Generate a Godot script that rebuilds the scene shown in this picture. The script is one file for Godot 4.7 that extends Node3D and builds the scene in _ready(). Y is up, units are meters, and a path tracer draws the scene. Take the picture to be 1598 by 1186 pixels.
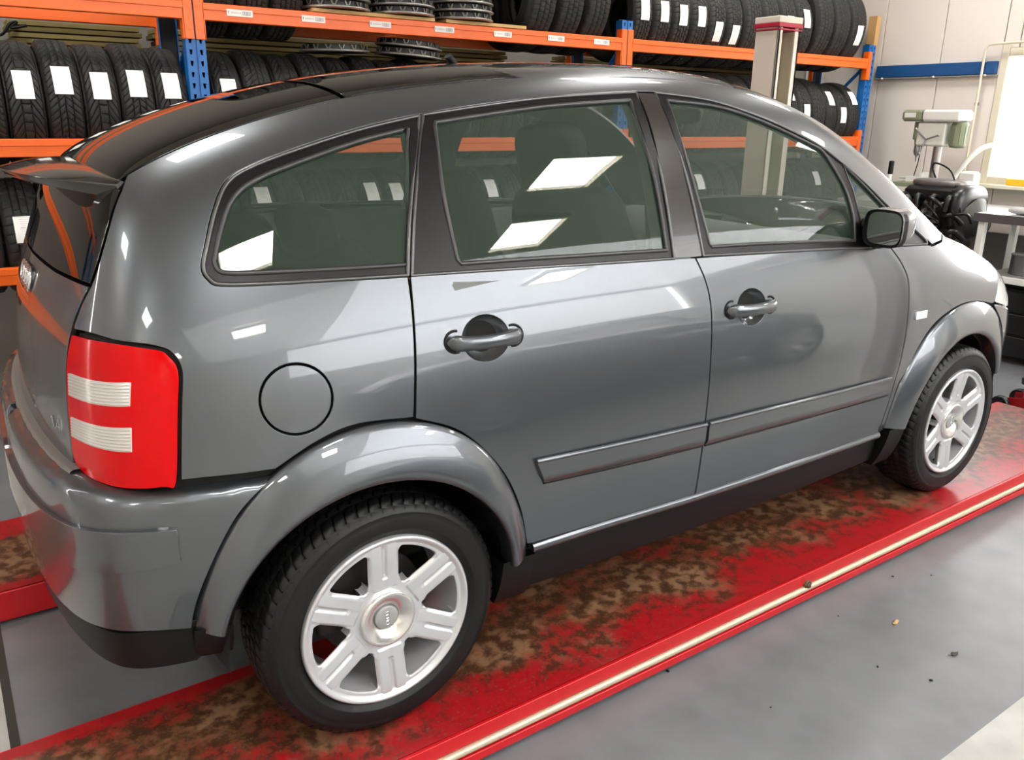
extends Node3D
# A grey hatchback on a red drive-on lift in a tyre workshop.
# World: x runs towards the nose of the car, z towards the car's right side (the viewer), y up. The rear axle stands at x = 0, the lift deck is y = 0.

const FLOOR := -0.11

var M := {}
var names := {}


# ---------------------------------------------------------------- geometry helper
class Geo:
	var v := PackedVector3Array()
	var n := PackedVector3Array()
	var t := PackedVector2Array()
	var ix := PackedInt32Array()

	func add(p: Vector3, nn: Vector3, uv := Vector2.ZERO) -> int:
		v.append(p)
		n.append(nn)
		t.append(uv)
		return v.size() - 1

	func tri(a: int, b: int, c: int) -> void:
		var g := (v[b] - v[a]).cross(v[c] - v[a])
		if g.dot(n[a] + n[b] + n[c]) > 0.0:
			ix.append_array(PackedInt32Array([a, c, b]))
		else:
			ix.append_array(PackedInt32Array([a, b, c]))

	func quad(a: int, b: int, c: int, d: int) -> void:
		tri(a, b, c)
		tri(a, c, d)

	func face(a: Vector3, b: Vector3, c: Vector3, d: Vector3, out: Vector3) -> void:
		var nn := (b - a).cross(d - a).normalized()
		if nn.dot(out) < 0.0:
			nn = -nn
		quad(add(a, nn, Vector2(0, 0)), add(b, nn, Vector2(1, 0)), add(c, nn, Vector2(1, 1)), add(d, nn, Vector2(0, 1)))

	func box(c: Vector3, size: Vector3, bevel := 0.0, turn := Basis()) -> void:
		var h := size * 0.5
		var e := minf(bevel, minf(h.x, minf(h.y, h.z)) * 0.9)
		var id := {}
		for sx in [-1, 1]:
			for sy in [-1, 1]:
				for sz in [-1, 1]:
					var s := Vector3(sx, sy, sz)
					for k in 3:
						var p := s * (h - Vector3(e, e, e))
						p[k] = s[k] * h[k]
						var nn := Vector3.ZERO
						nn[k] = s[k]
						id[Vector4i(sx, sy, sz, k)] = add(c + turn * p, turn * nn)
		for k in 3:
			var a := (k + 1) % 3
			var b := (k + 2) % 3
			for s in [-1, 1]:
				var q := []
				for w in [[-1, -1], [1, -1], [1, 1], [-1, 1]]:
					var i := Vector4i(0, 0, 0, k)
					i[k] = s
					i[a] = w[0]
					i[b] = w[1]
					q.append(id[i])
				quad(q[0], q[1], q[2], q[3])
		if e > 0.0:
			for k in 3:
				var a := (k + 1) % 3
				var b := (k + 2) % 3
				for sa in [-1, 1]:
					for sb in [-1, 1]:
						var i0 := Vector4i(0, 0, 0, a)
						i0[a] = sa
						i0[b] = sb
						i0[k] = -1
						var i1 := i0
						i1[k] = 1
						var j0 := i0
						j0.w = b
						var j1 := i1
						j1.w = b
						quad(id[i0], id[i1], id[j1], id[j0])
			for sx in [-1, 1]:
				for sy in [-1, 1]:
					for sz in [-1, 1]:
						tri(id[Vector4i(sx, sy, sz, 0)], id[Vector4i(sx, sy, sz, 1)], id[Vector4i(sx, sy, sz, 2)])

	# rows of points, smooth normals from the neighbours
	func grid(rows: Array, wrap_i := false, wrap_j := false, flip := false) -> void:
		var ni := rows.size()
		var nj: int = rows[0].size()
		var first := v.size()
		for i in ni:
			for j in nj:
				var up: Vector3 = rows[(i + 1) % ni][j] if wrap_i or i < ni - 1 else rows[i][j]
				var dn: Vector3 = rows[(i - 1 + ni) % ni][j] if wrap_i or i > 0 else rows[i][j]
				var rt: Vector3 = rows[i][(j + 1) % nj] if wrap_j or j < nj - 1 else rows[i][j]
				var lf: Vector3 = rows[i][(j - 1 + nj) % nj] if wrap_j or j > 0 else rows[i][j]
				var nn := (up - dn).cross(rt - lf).normalized()
				add(rows[i][j], -nn if flip else nn, Vector2(float(j) / nj, float(i) / ni))
		for i in (ni if wrap_i else ni - 1):
			for j in (nj if wrap_j else nj - 1):
				var i2 := (i + 1) % ni
				var j2 := (j + 1) % nj
				quad(first + i * nj + j, first + i * nj + j2, first + i2 * nj + j2, first + i2 * nj + j)

	# profile of Vector2(radius, along the axis); sharp corners where two points coincide
	func lathe(profile: Array, seg: int, at := Vector3.ZERO, axis := Vector3.UP, from := 0.0, to := TAU) -> void:
		var a := axis.normalized()
		var e1 := a.cross(Vector3.RIGHT if absf(a.x) < 0.9 else Vector3.UP).normalized()
		var e2 := a.cross(e1)
		var closed := absf(to - from) > TAU - 0.001
		var runs := []
		var run := []
		for q in profile:
			if run.size() and (run[-1] as Vector2).is_equal_approx(q):
				runs.append(run)
				run = [q]
			else:
				run.append(q)
		runs.append(run)
		for r in runs:
			var first := v.size()
			var cnt := seg + 1
			var m: int = r.size()
			for i in cnt:
				var th := from + (to - from) * i / seg
				var dir := e1 * cos(th) + e2 * sin(th)
				for j in m:
					var p: Vector2 = r[j]
					var d: Vector2 = ((r[mini(j + 1, m - 1)] as Vector2) - (r[maxi(j - 1, 0)] as Vector2)).normalized()
					add(at + dir * p.x + a * p.y, (dir * d.y - a * d.x).normalized(), Vector2(float(i) / seg, float(j) / maxi(m - 1, 1)))
			for i in seg:
				for j in m - 1:
					var q0 := first + i * m + j
					quad(q0, q0 + 1, q0 + m + 1, q0 + m)

	func tube(path: Array, r: float, seg := 8, closed := false, caps := true, flat := 1.0) -> void:
		var m := path.size()
		var rows := []
		var side := Vector3.ZERO
		for i in m:
			var a: Vector3 = path[(i - 1 + m) % m] if closed or i > 0 else path[i]
			var b: Vector3 = path[(i + 1) % m] if closed or i < m - 1 else path[i]
			var d := (b - a).normalized()
			if side == Vector3.ZERO:
				side = d.cross(Vector3.UP if absf(d.y) < 0.9 else Vector3.RIGHT).normalized()
			side = (side - d * side.dot(d)).normalized()
			var up := d.cross(side)
			var row := []
			for k in seg:
				var th := TAU * k / seg
				row.append((path[i] as Vector3) + side * cos(th) * r + up * sin(th) * r * flat)
			rows.append(row)
		var first := v.size()
		for i in m:
			for k in seg:
				add(rows[i][k], ((rows[i][k] as Vector3) - (path[i] as Vector3)).normalized(), Vector2(float(k) / seg, float(i) / m))
		for i in (m if closed else m - 1):
			for k in seg:
				var i2 := (i + 1) % m
				var k2 := (k + 1) % seg
				quad(first + i * seg + k, first + i * seg + k2, first + i2 * seg + k2, first + i2 * seg + k)
		if caps and not closed:
			for e in [0, m - 1]:
				var dd: Vector3 = (path[0] - path[1]) if e == 0 else (path[m - 1] - path[m - 2])
				dd = dd.normalized()
				var c := add(path[e], dd)
				var ring := []
				for k in seg:
					ring.append(add(rows[e][k], dd))
				for k in seg:
					tri(c, ring[k], ring[(k + 1) % seg])

	# flat polygon (in plane coordinates) pushed along depth: front face, back face and walls
	func slab(poly: PackedVector2Array, origin: Vector3, ex: Vector3, ey: Vector3, depth: Vector3) -> void:
		var nn := depth.normalized()
		var tris := Geometry2D.triangulate_polygon(poly)
		for side in [0, 1]:
			var first := v.size()
			for p in poly:
				add(origin + ex * p.x + ey * p.y + depth * side, nn if side == 1 else -nn, p)
			for k in range(0, tris.size(), 3):
				tri(first + tris[k], first + tris[k + 1], first + tris[k + 2])
		var ccw := not Geometry2D.is_polygon_clockwise(poly)
		for i in poly.size():
			var p := poly[i]
			var q := poly[(i + 1) % poly.size()]
			var e := (q - p).normalized()
			var o := Vector2(e.y, -e.x) if ccw else Vector2(-e.y, e.x)
			var a := origin + ex * p.x + ey * p.y
			var b := origin + ex * q.x + ey * q.y
			face(a, b, b + depth, a + depth, ex * o.x + ey * o.y)

	func mirrored() -> Geo:
		var g := Geo.new()
		for i in v.size():
			g.add(Vector3(v[i].x, v[i].y, -v[i].z), Vector3(n[i].x, n[i].y, -n[i].z), t[i])
		for k in range(0, ix.size(), 3):
			g.ix.append_array(PackedInt32Array([ix[k], ix[k + 2], ix[k + 1]]))
		return g

	func moved(x: Transform3D) -> Geo:
		var g := Geo.new()
		for i in v.size():
			g.add(x * v[i], (x.basis * n[i]).normalized(), t[i])
		g.ix = ix.duplicate()
		return g

	func join(o: Geo) -> void:
		var first := v.size()
		v.append_array(o.v)
		n.append_array(o.n)
		t.append_array(o.t)
		for i in o.ix:
			ix.append(first + i)

	func mesh() -> ArrayMesh:
		var a := []
		a.resize(Mesh.ARRAY_MAX)
		a[Mesh.ARRAY_VERTEX] = v
		a[Mesh.ARRAY_NORMAL] = n
		a[Mesh.ARRAY_TEX_UV] = t
		a[Mesh.ARRAY_INDEX] = ix
		var m := ArrayMesh.new()
		m.add_surface_from_arrays(Mesh.PRIMITIVE_TRIANGLES, a)
		return m


# natural cubic spline over evenly spaced knots
class Sp:
	var x0: float
	var dx: float
	var v: PackedFloat64Array
	var m: PackedFloat64Array
	var last: float

	func _init(start: float, step: float, values: Array) -> void:
		x0 = start
		dx = step
		v = PackedFloat64Array(values)
		var c := v.size()
		last = c - 1.000001
		m.resize(c)
		var cp := PackedFloat64Array()
		var dp := PackedFloat64Array()
		cp.resize(c)
		dp.resize(c)
		for i in range(1, c - 1):
			var w := 4.0 - cp[i - 1]
			cp[i] = 1.0 / w
			dp[i] = (6.0 * (v[i - 1] - 2.0 * v[i] + v[i + 1]) - dp[i - 1]) / w
		for i in range(c - 2, 0, -1):
			m[i] = dp[i] - cp[i] * m[i + 1]

	func at(x: float) -> float:
		var u := clampf((x - x0) / dx, 0.0, last)
		var i := int(u)
		var f := u - i
		var g := 1.0 - f
		return g * v[i] + f * v[i + 1] + ((g * g * g - g) * m[i] + (f * f * f - f) * m[i + 1]) / 6.0


# ---------------------------------------------------------------- scene helpers
func fresh(called: String) -> String:
	if not names.has(called):
		names[called] = 0
		return called
	names[called] += 1
	return "%s_%03d" % [called, names[called]]


func part(called: String, geo: Variant, mat: Material, parent: Node, label := "") -> MeshInstance3D:
	var o := MeshInstance3D.new()
	o.mesh = geo.mesh() if geo is Geo else geo
	o.material_override = mat
	o.name = called
	o.cast_shadow = GeometryInstance3D.SHADOW_CASTING_SETTING_ON
	parent.add_child(o, true)
	if label:
		o.set_meta("label", label)
	return o


func thing(called: String, label: String, category: String, at := Vector3.ZERO, group := "") -> Node3D:
	var o := Node3D.new()
	o.name = fresh(called)
	add_child(o)
	o.position = at
	o.set_meta("label", label)
	o.set_meta("category", category)
	if group:
		o.set_meta("group", group)
	return o


func struct(called: String, geo: Variant, mat: Material, label := "") -> MeshInstance3D:
	var o := part(called, geo, mat, self, label)
	o.set_meta("kind", "structure")
	return o


func group_node(called: String, parent: Node, at := Vector3.ZERO) -> Node3D:
	var o := Node3D.new()
	o.name = called
	parent.add_child(o, true)
	o.position = at
	return o


func mat(color: Color, rough := 0.6, metal := 0.0, coat := 0.0, spec := 0.5) -> StandardMaterial3D:
	var m := StandardMaterial3D.new()
	m.albedo_color = color
	m.roughness = rough
	m.metallic = metal
	m.metallic_specular = spec
	if coat > 0.0:
		m.clearcoat_enabled = true
		m.clearcoat = coat
		m.clearcoat_roughness = 0.03
	return m


func glass(color: Color, alpha: float) -> StandardMaterial3D:
	var m := mat(Color(color.r, color.g, color.b, alpha), 0.0)
	m.transparency = BaseMaterial3D.TRANSPARENCY_ALPHA
	return m


func noise_tex(freq: float, ramp: Array, size := 512, kind := FastNoiseLite.TYPE_SIMPLEX_SMOOTH, octaves := 4, seed_ := 1) -> NoiseTexture2D:
	var f := FastNoiseLite.new()
	f.noise_type = kind
	f.frequency = freq
	f.fractal_octaves = octaves
	f.seed = seed_
	var t := NoiseTexture2D.new()
	t.width = size
	t.height = size
	t.seamless = true
	t.noise = f
	var g := Gradient.new()
	g.offsets = PackedFloat32Array(ramp.map(func(e): return e[0]))
	g.colors = PackedColorArray(ramp.map(func(e): return e[1]))
	t.color_ramp = g
	return t


func arc(c: Vector2, rx: float, ry: float, a0: float, a1: float, steps: int) -> PackedVector2Array:
	var out := PackedVector2Array()
	for i in steps + 1:
		var a := deg_to_rad(lerpf(a0, a1, float(i) / steps))
		out.append(c + Vector2(cos(a) * rx, sin(a) * ry))
	return out


func smooth(pts: Array, sub := 5) -> Array:
	var out := []
	var m := pts.size()
	for i in m - 1:
		var p0: Vector3 = pts[maxi(i - 1, 0)]
		var p1: Vector3 = pts[i]
		var p2: Vector3 = pts[i + 1]
		var p3: Vector3 = pts[mini(i + 2, m - 1)]
		for k in sub:
			out.append(p1.cubic_interpolate(p2, p0, p3, float(k) / sub))
	out.append(pts[m - 1])
	return out


# ---------------------------------------------------------------- the car's outer skin as one smooth closed surface
var TC := Sp.new(-0.8, 0.2, [1.154, 1.258, 1.344, 1.413, 1.466, 1.505, 1.532, 1.551, 1.563, 1.570, 1.571, 1.562, 1.531, 1.462, 1.357, 1.235, 1.114, 1.054, 0.999, 0.918, 0.807, 0.655])  # height of the centre line along the car
var WM := Sp.new(0.1, 0.1, [0.742, 0.775, 0.797, 0.81, 0.818, 0.822, 0.822, 0.816, 0.803, 0.778, 0.742, 0.700, 0.653, 0.60, 0.54, 0.47])  # half width by height
var DX := Sp.new(-0.8, 0.2, [0.12, 0.085, 0.05, 0.026, 0.012, 0.005, 0.001, 0, 0, 0, 0, 0, 0, 0.002, 0.006, 0.012, 0.019, 0.026, 0.037, 0.065, 0.12, 0.20])  # taper towards both ends
var EX := Sp.new(-0.8, 0.2, [0.30, 0.22, 0.14, 0.08, 0.04, 0.015, 0.005, 0, 0, 0, 0, 0, 0, 0, 0, 0, 0, 0, 0, 0, 0, 0])  # extra taper of the cabin at the tail
var RC := Sp.new(0.1, 0.1, [-0.564, -0.586, -0.598, -0.604, -0.604, -0.601, -0.596, -0.588, -0.577, -0.556, -0.527, -0.502, -0.48, -0.455, -0.42])  # tail by height
var FC := Sp.new(0.1, 0.1, [3.016, 3.08, 3.125, 3.157, 3.176, 3.175, 3.150, 3.097, 2.992, 2.834, 2.615])  # nose by height
var bumper := false
const MID := Vector3(1.2, 0.8, 0)


func skin(p: Vector3) -> float:
	var z := absf(p.z)
	var zz := z * z
	var t := p.y - 0.95
	var side := z - (WM.at(p.y) - DX.at(p.x) - EX.at(p.x) * 0.5 * (t + sqrt(t * t + 0.02)))
	var top := (p.y - (TC.at(p.x) - 0.17 * zz - 0.05 * zz * zz)) * 0.9
	var rear := RC.at(p.y) + 0.11 * zz + 0.10 * zz * zz - p.x
	var front := p.x - (FC.at(p.y) - 0.2 * zz - 0.3 * zz * zz)
	if bumper:
		side -= 0.012
		rear -= 0.05
	var d := side - top
	var s := 0.5 * (side + top + sqrt(d * d + 0.01))
	d = s - rear
	s = 0.5 * (s + rear + sqrt(d * d + 0.01))
	d = s - front
	s = 0.5 * (s + front + sqrt(d * d + 0.0144))
	if bumper:
		var cut := p.y - 0.70
		d = s - cut
		s = 0.5 * (s + cut + sqrt(d * d + 0.0006))
	return s


func skin_normal(p: Vector3) -> Vector3:
	var e := 0.0015
	return Vector3(skin(p + Vector3(e, 0, 0)) - skin(p - Vector3(e, 0, 0)), skin(p + Vector3(0, e, 0)) - skin(p - Vector3(0, e, 0)), skin(p + Vector3(0, 0, e)) - skin(p - Vector3(0, 0, e))).normalized()


func reach(b: Vector3, d: Vector3, hint := 0.8) -> float:
	var t := hint
	for i in 10:
		var f := skin(b + d * t)
		if absf(f) < 0.00002:
			return t
		var g := (skin(b + d * (t + 0.004)) - f) / 0.004
		if g < 0.08:
			break
		t -= clampf(f / g, -0.15, 0.15)
	var hi := hint + 1.0
	var lo := hi - 0.05
	while lo > -2.2 and skin(b + d * lo) > 0.0:
		hi = lo
		lo -= 0.05
	for i in 18:
		var mid := (lo + hi) * 0.5
		if skin(b + d * mid) > 0.0:
			hi = mid
		else:
			lo = mid
	return lo


# points on the skin: from the side, from above, from behind
func S(x: float, y: float) -> Vector3:
	return Vector3(x, y, reach(Vector3(x, y, 0), Vector3.BACK))


func U(x: float, z: float) -> Vector3:
	return Vector3(x, reach(Vector3(x, 0, z), Vector3.UP, 1.4), z)


func R(y: float, z: float) -> Vector3:
	return Vector3(-reach(Vector3(0, y, z), Vector3.LEFT, 0.55), y, z)


func N(y: float, z: float) -> Vector3:
	return Vector3(reach(Vector3(0, y, z), Vector3.RIGHT, 3.1), y, z)


func side_points(pts: Array) -> Array:
	return pts.map(func(q): return S(q[0], q[1]))


func widest(polys: Array) -> PackedVector2Array:
	var best := PackedVector2Array()
	var most := -1.0
	for q in polys:
		var r := Rect2(q[0], Vector2.ZERO)
		for w in q:
			r = r.expand(w)
		if r.get_area() > most:
			most = r.get_area()
			best = q
	return best


# cuts a flat outline into cells, asks lift(Vector2) for the vertex of each corner, and turns the edges inwards by skirt
func fill(g: Geo, outline: PackedVector2Array, holes: Array, step: float, lift: Callable, skirt: float, ea: Vector3, eb: Vector3, round_ := 0.0008, keep: Variant = null) -> void:
	var edges := [outline]
	edges.append_array(holes)
	var box := Rect2(outline[0], Vector2.ZERO)
	for q in outline:
		box = box.expand(q)
	var nx := int(box.size.x / step) + 1
	var ny := int(box.size.y / step) + 1
	var mark := {}
	for e in edges:
		for i in e.size():
			var p: Vector2 = e[i]
			var q: Vector2 = e[(i + 1) % e.size()]
			var c := maxi(1, int(ceil(p.distance_to(q) / (step * 0.3))))
			for k in c + 1:
				var w := (p.lerp(q, float(k) / c) - box.position) / step
				for ox in [-0.06, 0.06]:
					for oy in [-0.06, 0.06]:
						mark[Vector2i(int(floor(w.x + ox)), int(floor(w.y + oy)))] = true
	for i in range(-1, nx + 1):
		for j in range(-1, ny + 1):
			var o := box.position + Vector2(i, j) * step
			var cell := PackedVector2Array([o, o + Vector2(step, 0), o + Vector2(step, step), o + Vector2(0, step)])
			if not mark.has(Vector2i(i, j)):
				var mid := o + Vector2(step, step) * 0.5
				if not Geometry2D.is_point_in_polygon(mid, outline):
					continue
				var out := false
				for hp in holes:
					if Geometry2D.is_point_in_polygon(mid, hp):
						out = true
				if not out:
					g.quad(lift.call(cell[0]), lift.call(cell[1]), lift.call(cell[2]), lift.call(cell[3]))
				continue
			var bits: Array = Geometry2D.intersect_polygons(cell, outline)
			for hp in holes:
				var less := []
				for q in bits:
					less.append_array(Geometry2D.clip_polygons(q, hp))
				bits = less
			for q in bits:
				if q.size() < 3:
					continue
				var tris := Geometry2D.triangulate_polygon(q)
				for k in range(0, tris.size(), 3):
					g.tri(lift.call(q[tris[k]]), lift.call(q[tris[k + 1]]), lift.call(q[tris[k + 2]]))
	if skirt <= 0.0:
		return
	for ei in edges.size():
		var e: PackedVector2Array = edges[ei]
		var fine := []
		for i in e.size():
			var c := maxi(1, int(ceil(e[i].distance_to(e[(i + 1) % e.size()]) / step)))
			for k in c:
				fine.append(e[i].lerp(e[(i + 1) % e.size()], float(k) / c))
		var turn := -1.0 if Geometry2D.is_polygon_clockwise(e) else 1.0
		if ei > 0:
			turn = -turn
		var prev := []
		var start := []
		for i in fine.size():
			var w: Vector2 = fine[i]
			var id: int = lift.call(w)
			var p: Vector3 = g.v[id]
			var nn: Vector3 = g.n[id]
			var tg: Vector2 = (fine[(i + 1) % fine.size()] - fine[(i - 1 + fine.size()) % fine.size()]).normalized()
			var ou := (ea * tg.y - eb * tg.x) * turn
			ou = (ou - nn * ou.dot(nn)).normalized()
			var cur := [g.add(p, nn, w), g.add(p + ou * round_ - nn * round_, (nn + ou).normalized(), w), g.add(p + ou * round_ * 1.25 - nn * round_ * 2.75, ou, w), g.add(p + ou * round_ * 1.25 - nn * skirt, ou, w)]
			if prev.is_empty():
				start = cur
			elif keep == null or keep.call((w + fine[i - 1]) * 0.5):
				for k in 3:
					g.quad(prev[k], cur[k], cur[k + 1], prev[k + 1])
			prev = cur
		if keep == null or keep.call((fine[0] + fine[fine.size() - 1]) * 0.5):
			for k in 3:
				g.quad(prev[k], start[k], start[k + 1], prev[k + 1])


# a sheet of the skin inside a loop of points, seen along d; how: step, gap, off (outwards), skirt (depth of the turned edge), holes, bend(point) -> extra offset
func panel(loop: Array, d: Vector3, how := {}) -> Geo:
	d = d.normalized()
	var ea := (Vector3.UP.cross(d) if absf(d.y) < 0.85 else Vector3.RIGHT - d * d.x).normalized()
	var eb := d.cross(ea)
	var off: float = how.get("off", 0.0)
	var gap: float = how.get("gap", 0.0034)
	var bend: Variant = how.get("bend")
	var flat := func(pts: Array) -> PackedVector2Array:
		var q := PackedVector2Array()
		for p in pts:
			var w := Vector2((p - MID).dot(ea), (p - MID).dot(eb))
			if q.is_empty() or q[q.size() - 1].distance_to(w) > 0.0005:
				q.append(w)
		if q[0].distance_to(q[q.size() - 1]) < 0.0005:
			q.remove_at(q.size() - 1)
		if Geometry2D.is_polygon_clockwise(q):
			q.reverse()
		return q
	var outline: PackedVector2Array = flat.call(loop)
	if gap != 0.0:
		outline = widest(Geometry2D.offset_polygon(outline, -gap))
	var holes := []
	for hl in how.get("holes", []):
		var hp: PackedVector2Array = flat.call(hl)
		if gap != 0.0:
			hp = widest(Geometry2D.offset_polygon(hp, gap))
		holes.append(hp)
	var g := Geo.new()
	var known := {}
	var hint := [0.8]
	var lift := func(w: Vector2) -> int:
		var key := Vector2i(roundi(w.x * 20000.0), roundi(w.y * 20000.0))
		if known.has(key):
			return known[key]
		var b := MID + ea * w.x + eb * w.y
		var t := reach(b, d, hint[0])
		hint[0] = t
		var p := b + d * t
		var nn := skin_normal(p)
		var o := off
		var face_n := nn
		if bend != null:
			o += bend.call(p)
			var da: Vector3 = (ea - nn * ea.dot(nn)).normalized()
			var db := nn.cross(da)
			var e := 0.003
			face_n = (nn - da * (bend.call(p + da * e) - bend.call(p - da * e)) / (2.0 * e) - db * (bend.call(p + db * e) - bend.call(p - db * e)) / (2.0 * e)).normalized()
		var id := g.add(p + nn * o, face_n, w)
		known[key] = id
		return id
	fill(g, outline, holes, how.get("step", 0.025), lift, how.get("skirt", 0.012), ea, eb)
	return g


# a flat outline in the xy plane raised by height(Vector2), with turned edges
func sheet(outline: PackedVector2Array, step: float, height: Callable, skirt: float, round_ := 0.0015, keep: Variant = null) -> Geo:
	if Geometry2D.is_polygon_clockwise(outline):
		outline.reverse()
	var g := Geo.new()
	var known := {}
	var lift := func(w: Vector2) -> int:
		var key := Vector2i(roundi(w.x * 20000.0), roundi(w.y * 20000.0))
		if known.has(key):
			return known[key]
		var e := 0.0008
		var nn := Vector3((height.call(w - Vector2(e, 0)) - height.call(w + Vector2(e, 0))) / (2 * e), (height.call(w - Vector2(0, e)) - height.call(w + Vector2(0, e))) / (2 * e), 1.0).normalized()
		var id := g.add(Vector3(w.x, w.y, height.call(w)), nn, w)
		known[key] = id
		return id
	fill(g, outline, [], step, lift, skirt, Vector3.RIGHT, Vector3.UP, round_, keep)
	return g


# a rounded bead along points of the skin
func bead(pts: Array, r: float, off := 0.0, closed := false, flat_ := 1.0) -> Geo:
	var path := []
	for p in pts:
		path.append(p + skin_normal(p) * off)
	var g := Geo.new()
	g.tube(path, r, 8, closed, true, flat_)
	return g


# ---------------------------------------------------------------- small shapes
func pillow(g: Geo, c: Vector3, size: Vector3, e := 0.45, turn := Basis(), ni := 14, nj := 24) -> void:
	var rows := []
	for i in ni + 1:
		var a := lerpf(-PI / 2, PI / 2, float(i) / ni)
		var row := []
		for j in nj:
			var b := TAU * j / nj
			var ca := pow(absf(cos(a)), e)
			row.append(c + turn * Vector3(size.x * 0.5 * ca * signf(cos(b)) * pow(absf(cos(b)), e), size.y * 0.5 * signf(sin(a)) * pow(absf(sin(a)), e), size.z * 0.5 * ca * signf(sin(b)) * pow(absf(sin(b)), e)))
		rows.append(row)
	var first := g.v.size()
	g.grid(rows, false, true)
	for i in range(first, g.v.size()):
		var q := turn.inverse() * (g.v[i] - c) / (size * 0.5)
		var k := 2.0 / e - 1.0
		var nn := Vector3(signf(q.x) * pow(absf(q.x), k) / size.x, signf(q.y) * pow(absf(q.y), k) / size.y, signf(q.z) * pow(absf(q.z), k) / size.z)
		if nn.length() > 0.0001:
			g.n[i] = (turn * nn).normalized()


func torus(g: Geo, c: Vector3, axis: Vector3, big: float, small: float, seg := 32, ring := 8) -> void:
	var prof := []
	for k in ring + 1:
		var a := TAU * k / ring
		prof.append(Vector2(big + cos(a) * small, sin(a) * small))
	g.lathe(prof, seg, c, axis)


# ---------------------------------------------------------------- wheels
func tyre_geo(outer: float, bead_r: float, width: float, blocks := 56, vee := 0.35, ribs := 5, cut := 0.006, stagger := 0.5) -> Geo:
	var h := width * 0.5
	var prof := []   # radius, z, tread rib number or -1
	prof.append([bead_r, -h * 0.80, -1])
	prof.append([bead_r + 0.012, -h * 0.93, -1])
	prof.append([lerpf(bead_r, outer, 0.24), -h * 0.985, -1])
	prof.append([lerpf(bead_r, outer, 0.26), -h * 1.0 - 0.0015, -1])
	prof.append([lerpf(bead_r, outer, 0.50), -h * 1.0 - 0.0005, -1])
	prof.append([lerpf(bead_r, outer, 0.53), -h * 0.985, -1])
	prof.append([lerpf(bead_r, outer, 0.66), -h * 0.975, -1])
	prof.append([lerpf(bead_r, outer, 0.68), -h * 0.975 - 0.0018, -1])
	prof.append([lerpf(bead_r, outer, 0.80), -h * 0.92, -1])
	prof.append([outer - 0.014, -h * 0.86, 0])
	prof.append([outer - 0.006, -h * 0.79, 0])
	var tw := h * 0.74
	for k in ribs:
		var z0 := -tw + 2.0 * tw * k / ribs
		var z1 := -tw + 2.0 * tw * (k + 1) / ribs
		var gz := 0.0035
		for e in [z0 + gz, z1 - gz]:
			prof.append([outer - 0.010 * pow(absf(e) / h, 2.5), e, k])
		if k < ribs - 1:
			prof.append([outer - 0.009, z1 - gz * 0.6, -1])
			prof.append([outer - 0.009, z1 + gz * 0.6, -1])
	prof.append([outer - 0.006, h * 0.79, ribs - 1])
	prof.append([outer - 0.014, h * 0.86, ribs - 1])
	prof.append([lerpf(bead_r, outer, 0.80), h * 0.92, -1])
	prof.append([lerpf(bead_r, outer, 0.68), h * 0.975 + 0.0018, -1])
	prof.append([lerpf(bead_r, outer, 0.66), h * 0.975, -1])
	prof.append([lerpf(bead_r, outer, 0.53), h * 0.985, -1])
	prof.append([lerpf(bead_r, outer, 0.50), h * 1.0 + 0.0005, -1])
	prof.append([lerpf(bead_r, outer, 0.26), h * 1.0 + 0.0015, -1])
	prof.append([lerpf(bead_r, outer, 0.24), h * 0.985, -1])
	prof.append([bead_r + 0.012, h * 0.93, -1])
	prof.append([bead_r, h * 0.80, -1])
	var rows := []
	for b in blocks:
		for f in [[0.0, 0], [0.78, 0], [0.83, 1], [0.95, 1]]:
			var row := []
			for q in prof:
				var r: float = q[0]
				var th: float = TAU * (b + f[0]) / blocks
				if q[2] >= 0:
					th += TAU / blocks * (absf(q[1]) / h * vee * 4.0 + (stagger if int(q[2]) % 2 == 1 else 0.0))
					if f[1] == 1:
						r -= cut
				row.append(Vector3(cos(th) * r, sin(th) * r, q[1]))
			rows.append(row)
	var g := Geo.new()
	g.grid(rows, true, false)
	# inside of the casing
	g.lathe([Vector2(bead_r, -h * 0.80), Vector2(bead_r - 0.004, -h * 0.74), Vector2(bead_r + 0.03, -h * 0.85), Vector2(outer - 0.03, -h * 0.82), Vector2(outer - 0.02, -h * 0.4), Vector2(outer - 0.02, h * 0.4), Vector2(outer - 0.03, h * 0.82), Vector2(bead_r + 0.03, h * 0.85), Vector2(bead_r - 0.004, h * 0.74), Vector2(bead_r, h * 0.80)], 48, Vector3.ZERO, Vector3.BACK)
	return g


func ramp(x: float, a: float, b: float, w: float) -> float:
	return smoothstep(a - w, a + w, x) * (1.0 - smoothstep(b - w, b + w, x))


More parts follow.
